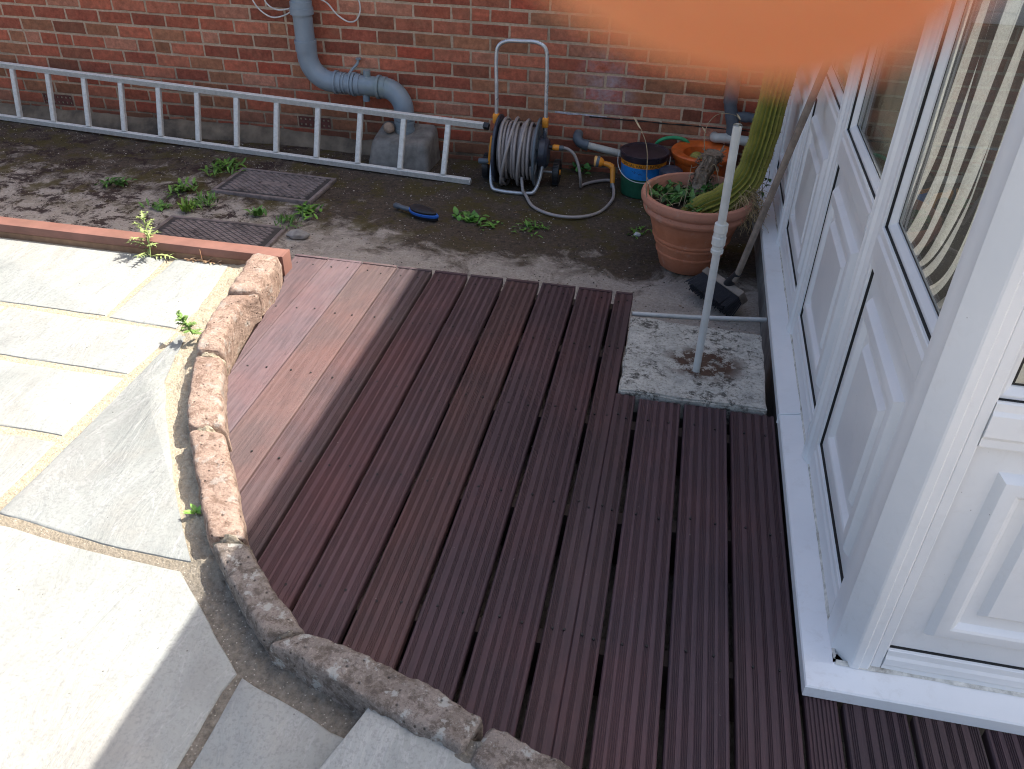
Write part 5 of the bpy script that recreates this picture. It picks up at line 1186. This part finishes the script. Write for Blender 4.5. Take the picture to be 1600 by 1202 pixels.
# tall thistle-like weed at the timber edging
def thistle(at, h, nl, label, lean=(0, 0), nb=1, tint=(3.4, 2.3, 3.6)):
    m = MB(); at = Vector(at)
    for b_ in range(nb):
        topp = at+Vector((lean[0]+rnd.gauss(0, .012*b_), lean[1]+rnd.gauss(0, .012*b_), h*(1-.15*b_))); m.tube(smoothpath([at, at.lerp(topp, .5)+Vector((.006, 0, 0)), topp], 5), .003, 6, c=tint)
        for i in range(nl):
            t = (i+.5)/nl; p = at.lerp(topp, t); a = i*2.4+b_; L = lerp(.085, .035, t)*h/.13*rnd.uniform(.8, 1.15); e = lerp(.15, .9, t)
            d = Vector((math.cos(a)*math.cos(e), math.sin(a)*math.cos(e), math.sin(e)))
            v = rnd.uniform(.8, 1.2); leafm(m, p, d, (0, 0, 1), L, .009, bend=rnd.uniform(.1, .6), c=tuple(q*v for q in tint), serr=1, seg=11)
            for q in range(4):
                s_ = .25+.17*q; pp = p+d*L*s_; sd = d.cross(Vector((0, 0, 1))).normalized()
                for sg in (-1, 1): leafm(m, pp, d*.6+sd*sg, (0, 0, 1), L*.22, .0035, bend=.4, c=tuple(q2*v for q2 in tint), seg=3)
    return m.build('thistle_weed', M['leaf'], label=label, cat='weed', smooth=60)
thistle((-2.055, 2.765, .018), .165, 17, 'tall pale-green thistle weed growing at the back edge of the sunny paving', (-.01, .03))
thistle((-1.545, 2.20, .06), .07, 12, 'spiky green weed leaning out from behind the kerb stones', (-.05, .01), 2, (1.9, 1.7, 1.9))
m = MB(); 
for (x, y, a) in ((-1.112, 1.425, 2.6), (-1.112, 1.425, 1.0), (-1.112, 1.425, -.6), (-1.115, 1.42, -2.4), (-1.115, 1.42, 3.6)): leafm(m, (x, y, .03), (math.cos(a), math.sin(a), .8), (0, 0, 1), .032, .008, c=(1.8, 2.0, 1.4))
m.tube([(-1.11, 1.425, .015), (-1.112, 1.425, .04)], .0015, 5, c=(1.5, 1.5, 1)); m.build('seedling', M['leaf'], label='tiny bright seedling rooted in the kerb shadow beside the long tan stone', cat='weed', smooth=60)
m = MB()
for (x, y) in ((-1.875, 2.775), (-1.84, 2.78), (-1.80, 2.782), (-1.77, 2.776)):
    for _ in range(7): a = rnd.uniform(0, 6.28); leafm(m, (x+rnd.gauss(0, .01), y, .02), (math.cos(a), math.sin(a)*.7, rnd.uniform(.2, 1.1)), (0, 0, 1), rnd.uniform(.015, .035), .005, c=(1.6, 1.3, 1.2))
m.tube([(-1.83, 2.78, .02), (-1.832, 2.78, .075)], .0014, 5, c=(2.2, 1.4, 1.2)); m.build('withered_weed', M['dry'], label='small pinkish withered weed along the timber edging, right of the thistle', cat='weed', smooth=60)

# loose grit, leaf bits and chippings on the yard
lt = MB(); rnd = random.Random(21)
def gh(x, y): return GZ-.004+.010*mn.noise(Vector((x*1.4, y*1.4, 0)))+.006*mn.noise(Vector((x*7, y*7, 3)))+.0035*mn.noise(Vector((x*24, y*24, 5)))
cols_ = [(.36, .33, .28)]*5+[(.10, .07, .05)]*5+[(.045, .03, .025)]*6+[(.5, .47, .42)]*1+[(.2, .13, .08)]*3
cnt = 0
while cnt < 9000:
    x = rnd.uniform(-4.4, .40); y = rnd.uniform(2.95, 4.72); den = .35+.65*max(0, mn.noise(Vector((x*2.2, y*2.2, 8)))+.25)
    if rnd.random() > den*(.5+.5*(y-2.95)/1.5): continue
    if x > -.1 and y < 3.0: continue
    cnt += 1; s = rnd.uniform(.0018, .0058)*(1.6 if rnd.random() < .08 else 1); z = gh(x, y)+s*.35; a = rnd.uniform(0, 6.28); c = rnd.choice(cols_); v = rnd.uniform(.6, 1.4); c = tuple(q*v for q in c)
    ux, uy = math.cos(a)*s, math.sin(a)*s; q = rnd.uniform(.35, .8); h = s*rnd.uniform(.1, .6)
    A = [(x+ux, y+uy, z-.001), (x-uy*q, y+ux*q, z-.001), (x-ux, y-uy, z), (x+uy*q, y-ux*q, z)]; tp_ = (x+ux*.1, y+uy*.1, z+h); ids = [lt.vert(p) for p in A]; ti = lt.vert(tp_)
    for i in range(4): lt.face((ids[i], ids[(i+1) % 4], ti), 0, c)
lt.build('leaf_litter', M['litter'], kind='stuff', smooth=0)
# bits on deck and slabs
bt = MB()
for _ in range(260):
    if rnd.random() < .5: x, y, z = rnd.uniform(-1.3, .42), rnd.uniform(1.1, 2.9), .001
    else: x, y, z = rnd.uniform(-2.6, -.9), rnd.uniform(.8, 2.7), .0225
    if z > .01 and x > -1.0-.35*(y-1.2): continue
    s = rnd.uniform(.0012, .0032); a = rnd.uniform(0, 6.28); ux, uy = math.cos(a)*s, math.sin(a)*s; q = rnd.uniform(.2, .6); c = rnd.choice([(.05, .04, .03), (.08, .06, .04), (.35, .3, .25)])
    ids = [bt.vert(p) for p in ((x+ux, y+uy, z), (x-uy*q, y+ux*q, z), (x-ux, y-uy, z), (x+uy*q, y-ux*q, z))]; ti = bt.vert((x, y, z+s*.5))
    for i in range(4): bt.face((ids[i], ids[(i+1) % 4], ti), 0, c)
bt.build('grit', M['litter'], kind='stuff', smooth=0)

# ================================================================== THE PHOTOGRAPHER'S HAND (fingertip hangs in front of the lens, out of focus)
HS = 10.0     # modelled ten times up, scaled back
hand = bpy.data.meshes.new('person'); 
def cw(x, y, z): return tuple(v*HS for v in (x, y, z))
J = [cw(.045, .135, .055)]            # wrist / palm root
V = list(J); Ed = []; Rad = [.026]
def chain(start, pts, rads):
    prev = start
    for p, r_ in zip(pts, rads): V.append(cw(*p)); Rad.append(r_); Ed.append((prev, len(V)-1)); prev = len(V)-1
    return prev
fa = chain(0, [(.075, .22, .09), (.10, .32, .13)], [.029, .036])          # forearm
pi_ = chain(0, [(.042, .098, .035)], [.022])                                 # palm, index side
chain(pi_, [(.034, .078, .008), (.0215, .052, -.016), (.0165, .034, -.0262), (.0118, .0205, -.0290), (.0098, .0150, -.0288)], [.0125, .0105, .0108, .0106, .0090])
pm = chain(0, [(.062, .095, .045)], [.020])
chain(pm, [(.072, .070, .022), (.070, .052, .030), (.062, .048, .048)], [.0105, .0095, .0085])
pr_ = chain(0, [(.072, .105, .060)], [.018])
chain(pr_, [(.088, .078, .042), (.086, .058, .050), (.076, .054, .064)], [.0098, .009, .0082])
pk = chain(0, [(.080, .118, .072)], [.015])
chain(pk, [(.100, .094, .060), (.100, .076, .066), (.090, .070, .078)], [.0085, .0078, .007])
th = chain(0, [(.020, .120, .050)], [.017])
chain(th, [(-.004, .100, .042), (-.016, .076, .044), (-.018, .060, .050)], [.0125, .011, .0095])
hand.from_pydata(V, Ed, []); ho = bpy.data.objects.new('person', hand); COL.objects.link(ho)
sk = ho.modifiers.new('skin', 'SKIN'); sk.use_smooth_shade = True
for i, sv in enumerate(hand.skin_vertices[0].data): sv.radius = (Rad[i]*HS, Rad[i]*HS)
hand.skin_vertices[0].data[0].use_root = True
ss = ho.modifiers.new('sub', 'SUBSURF'); ss.levels = 3; ss.render_levels = 3
hand.materials.append(M['skin'])
ho.matrix_world = Matrix.Translation((0, 0, 1.6)) @ CAMROT @ Matrix.Translation((-.0039, -.0028, 0)) @ Matrix.Scale(1/HS, 4)
tag(ho, 'blurred orange fingertip of the photographer\'s bare hand hanging into the top of the photo', 'person')
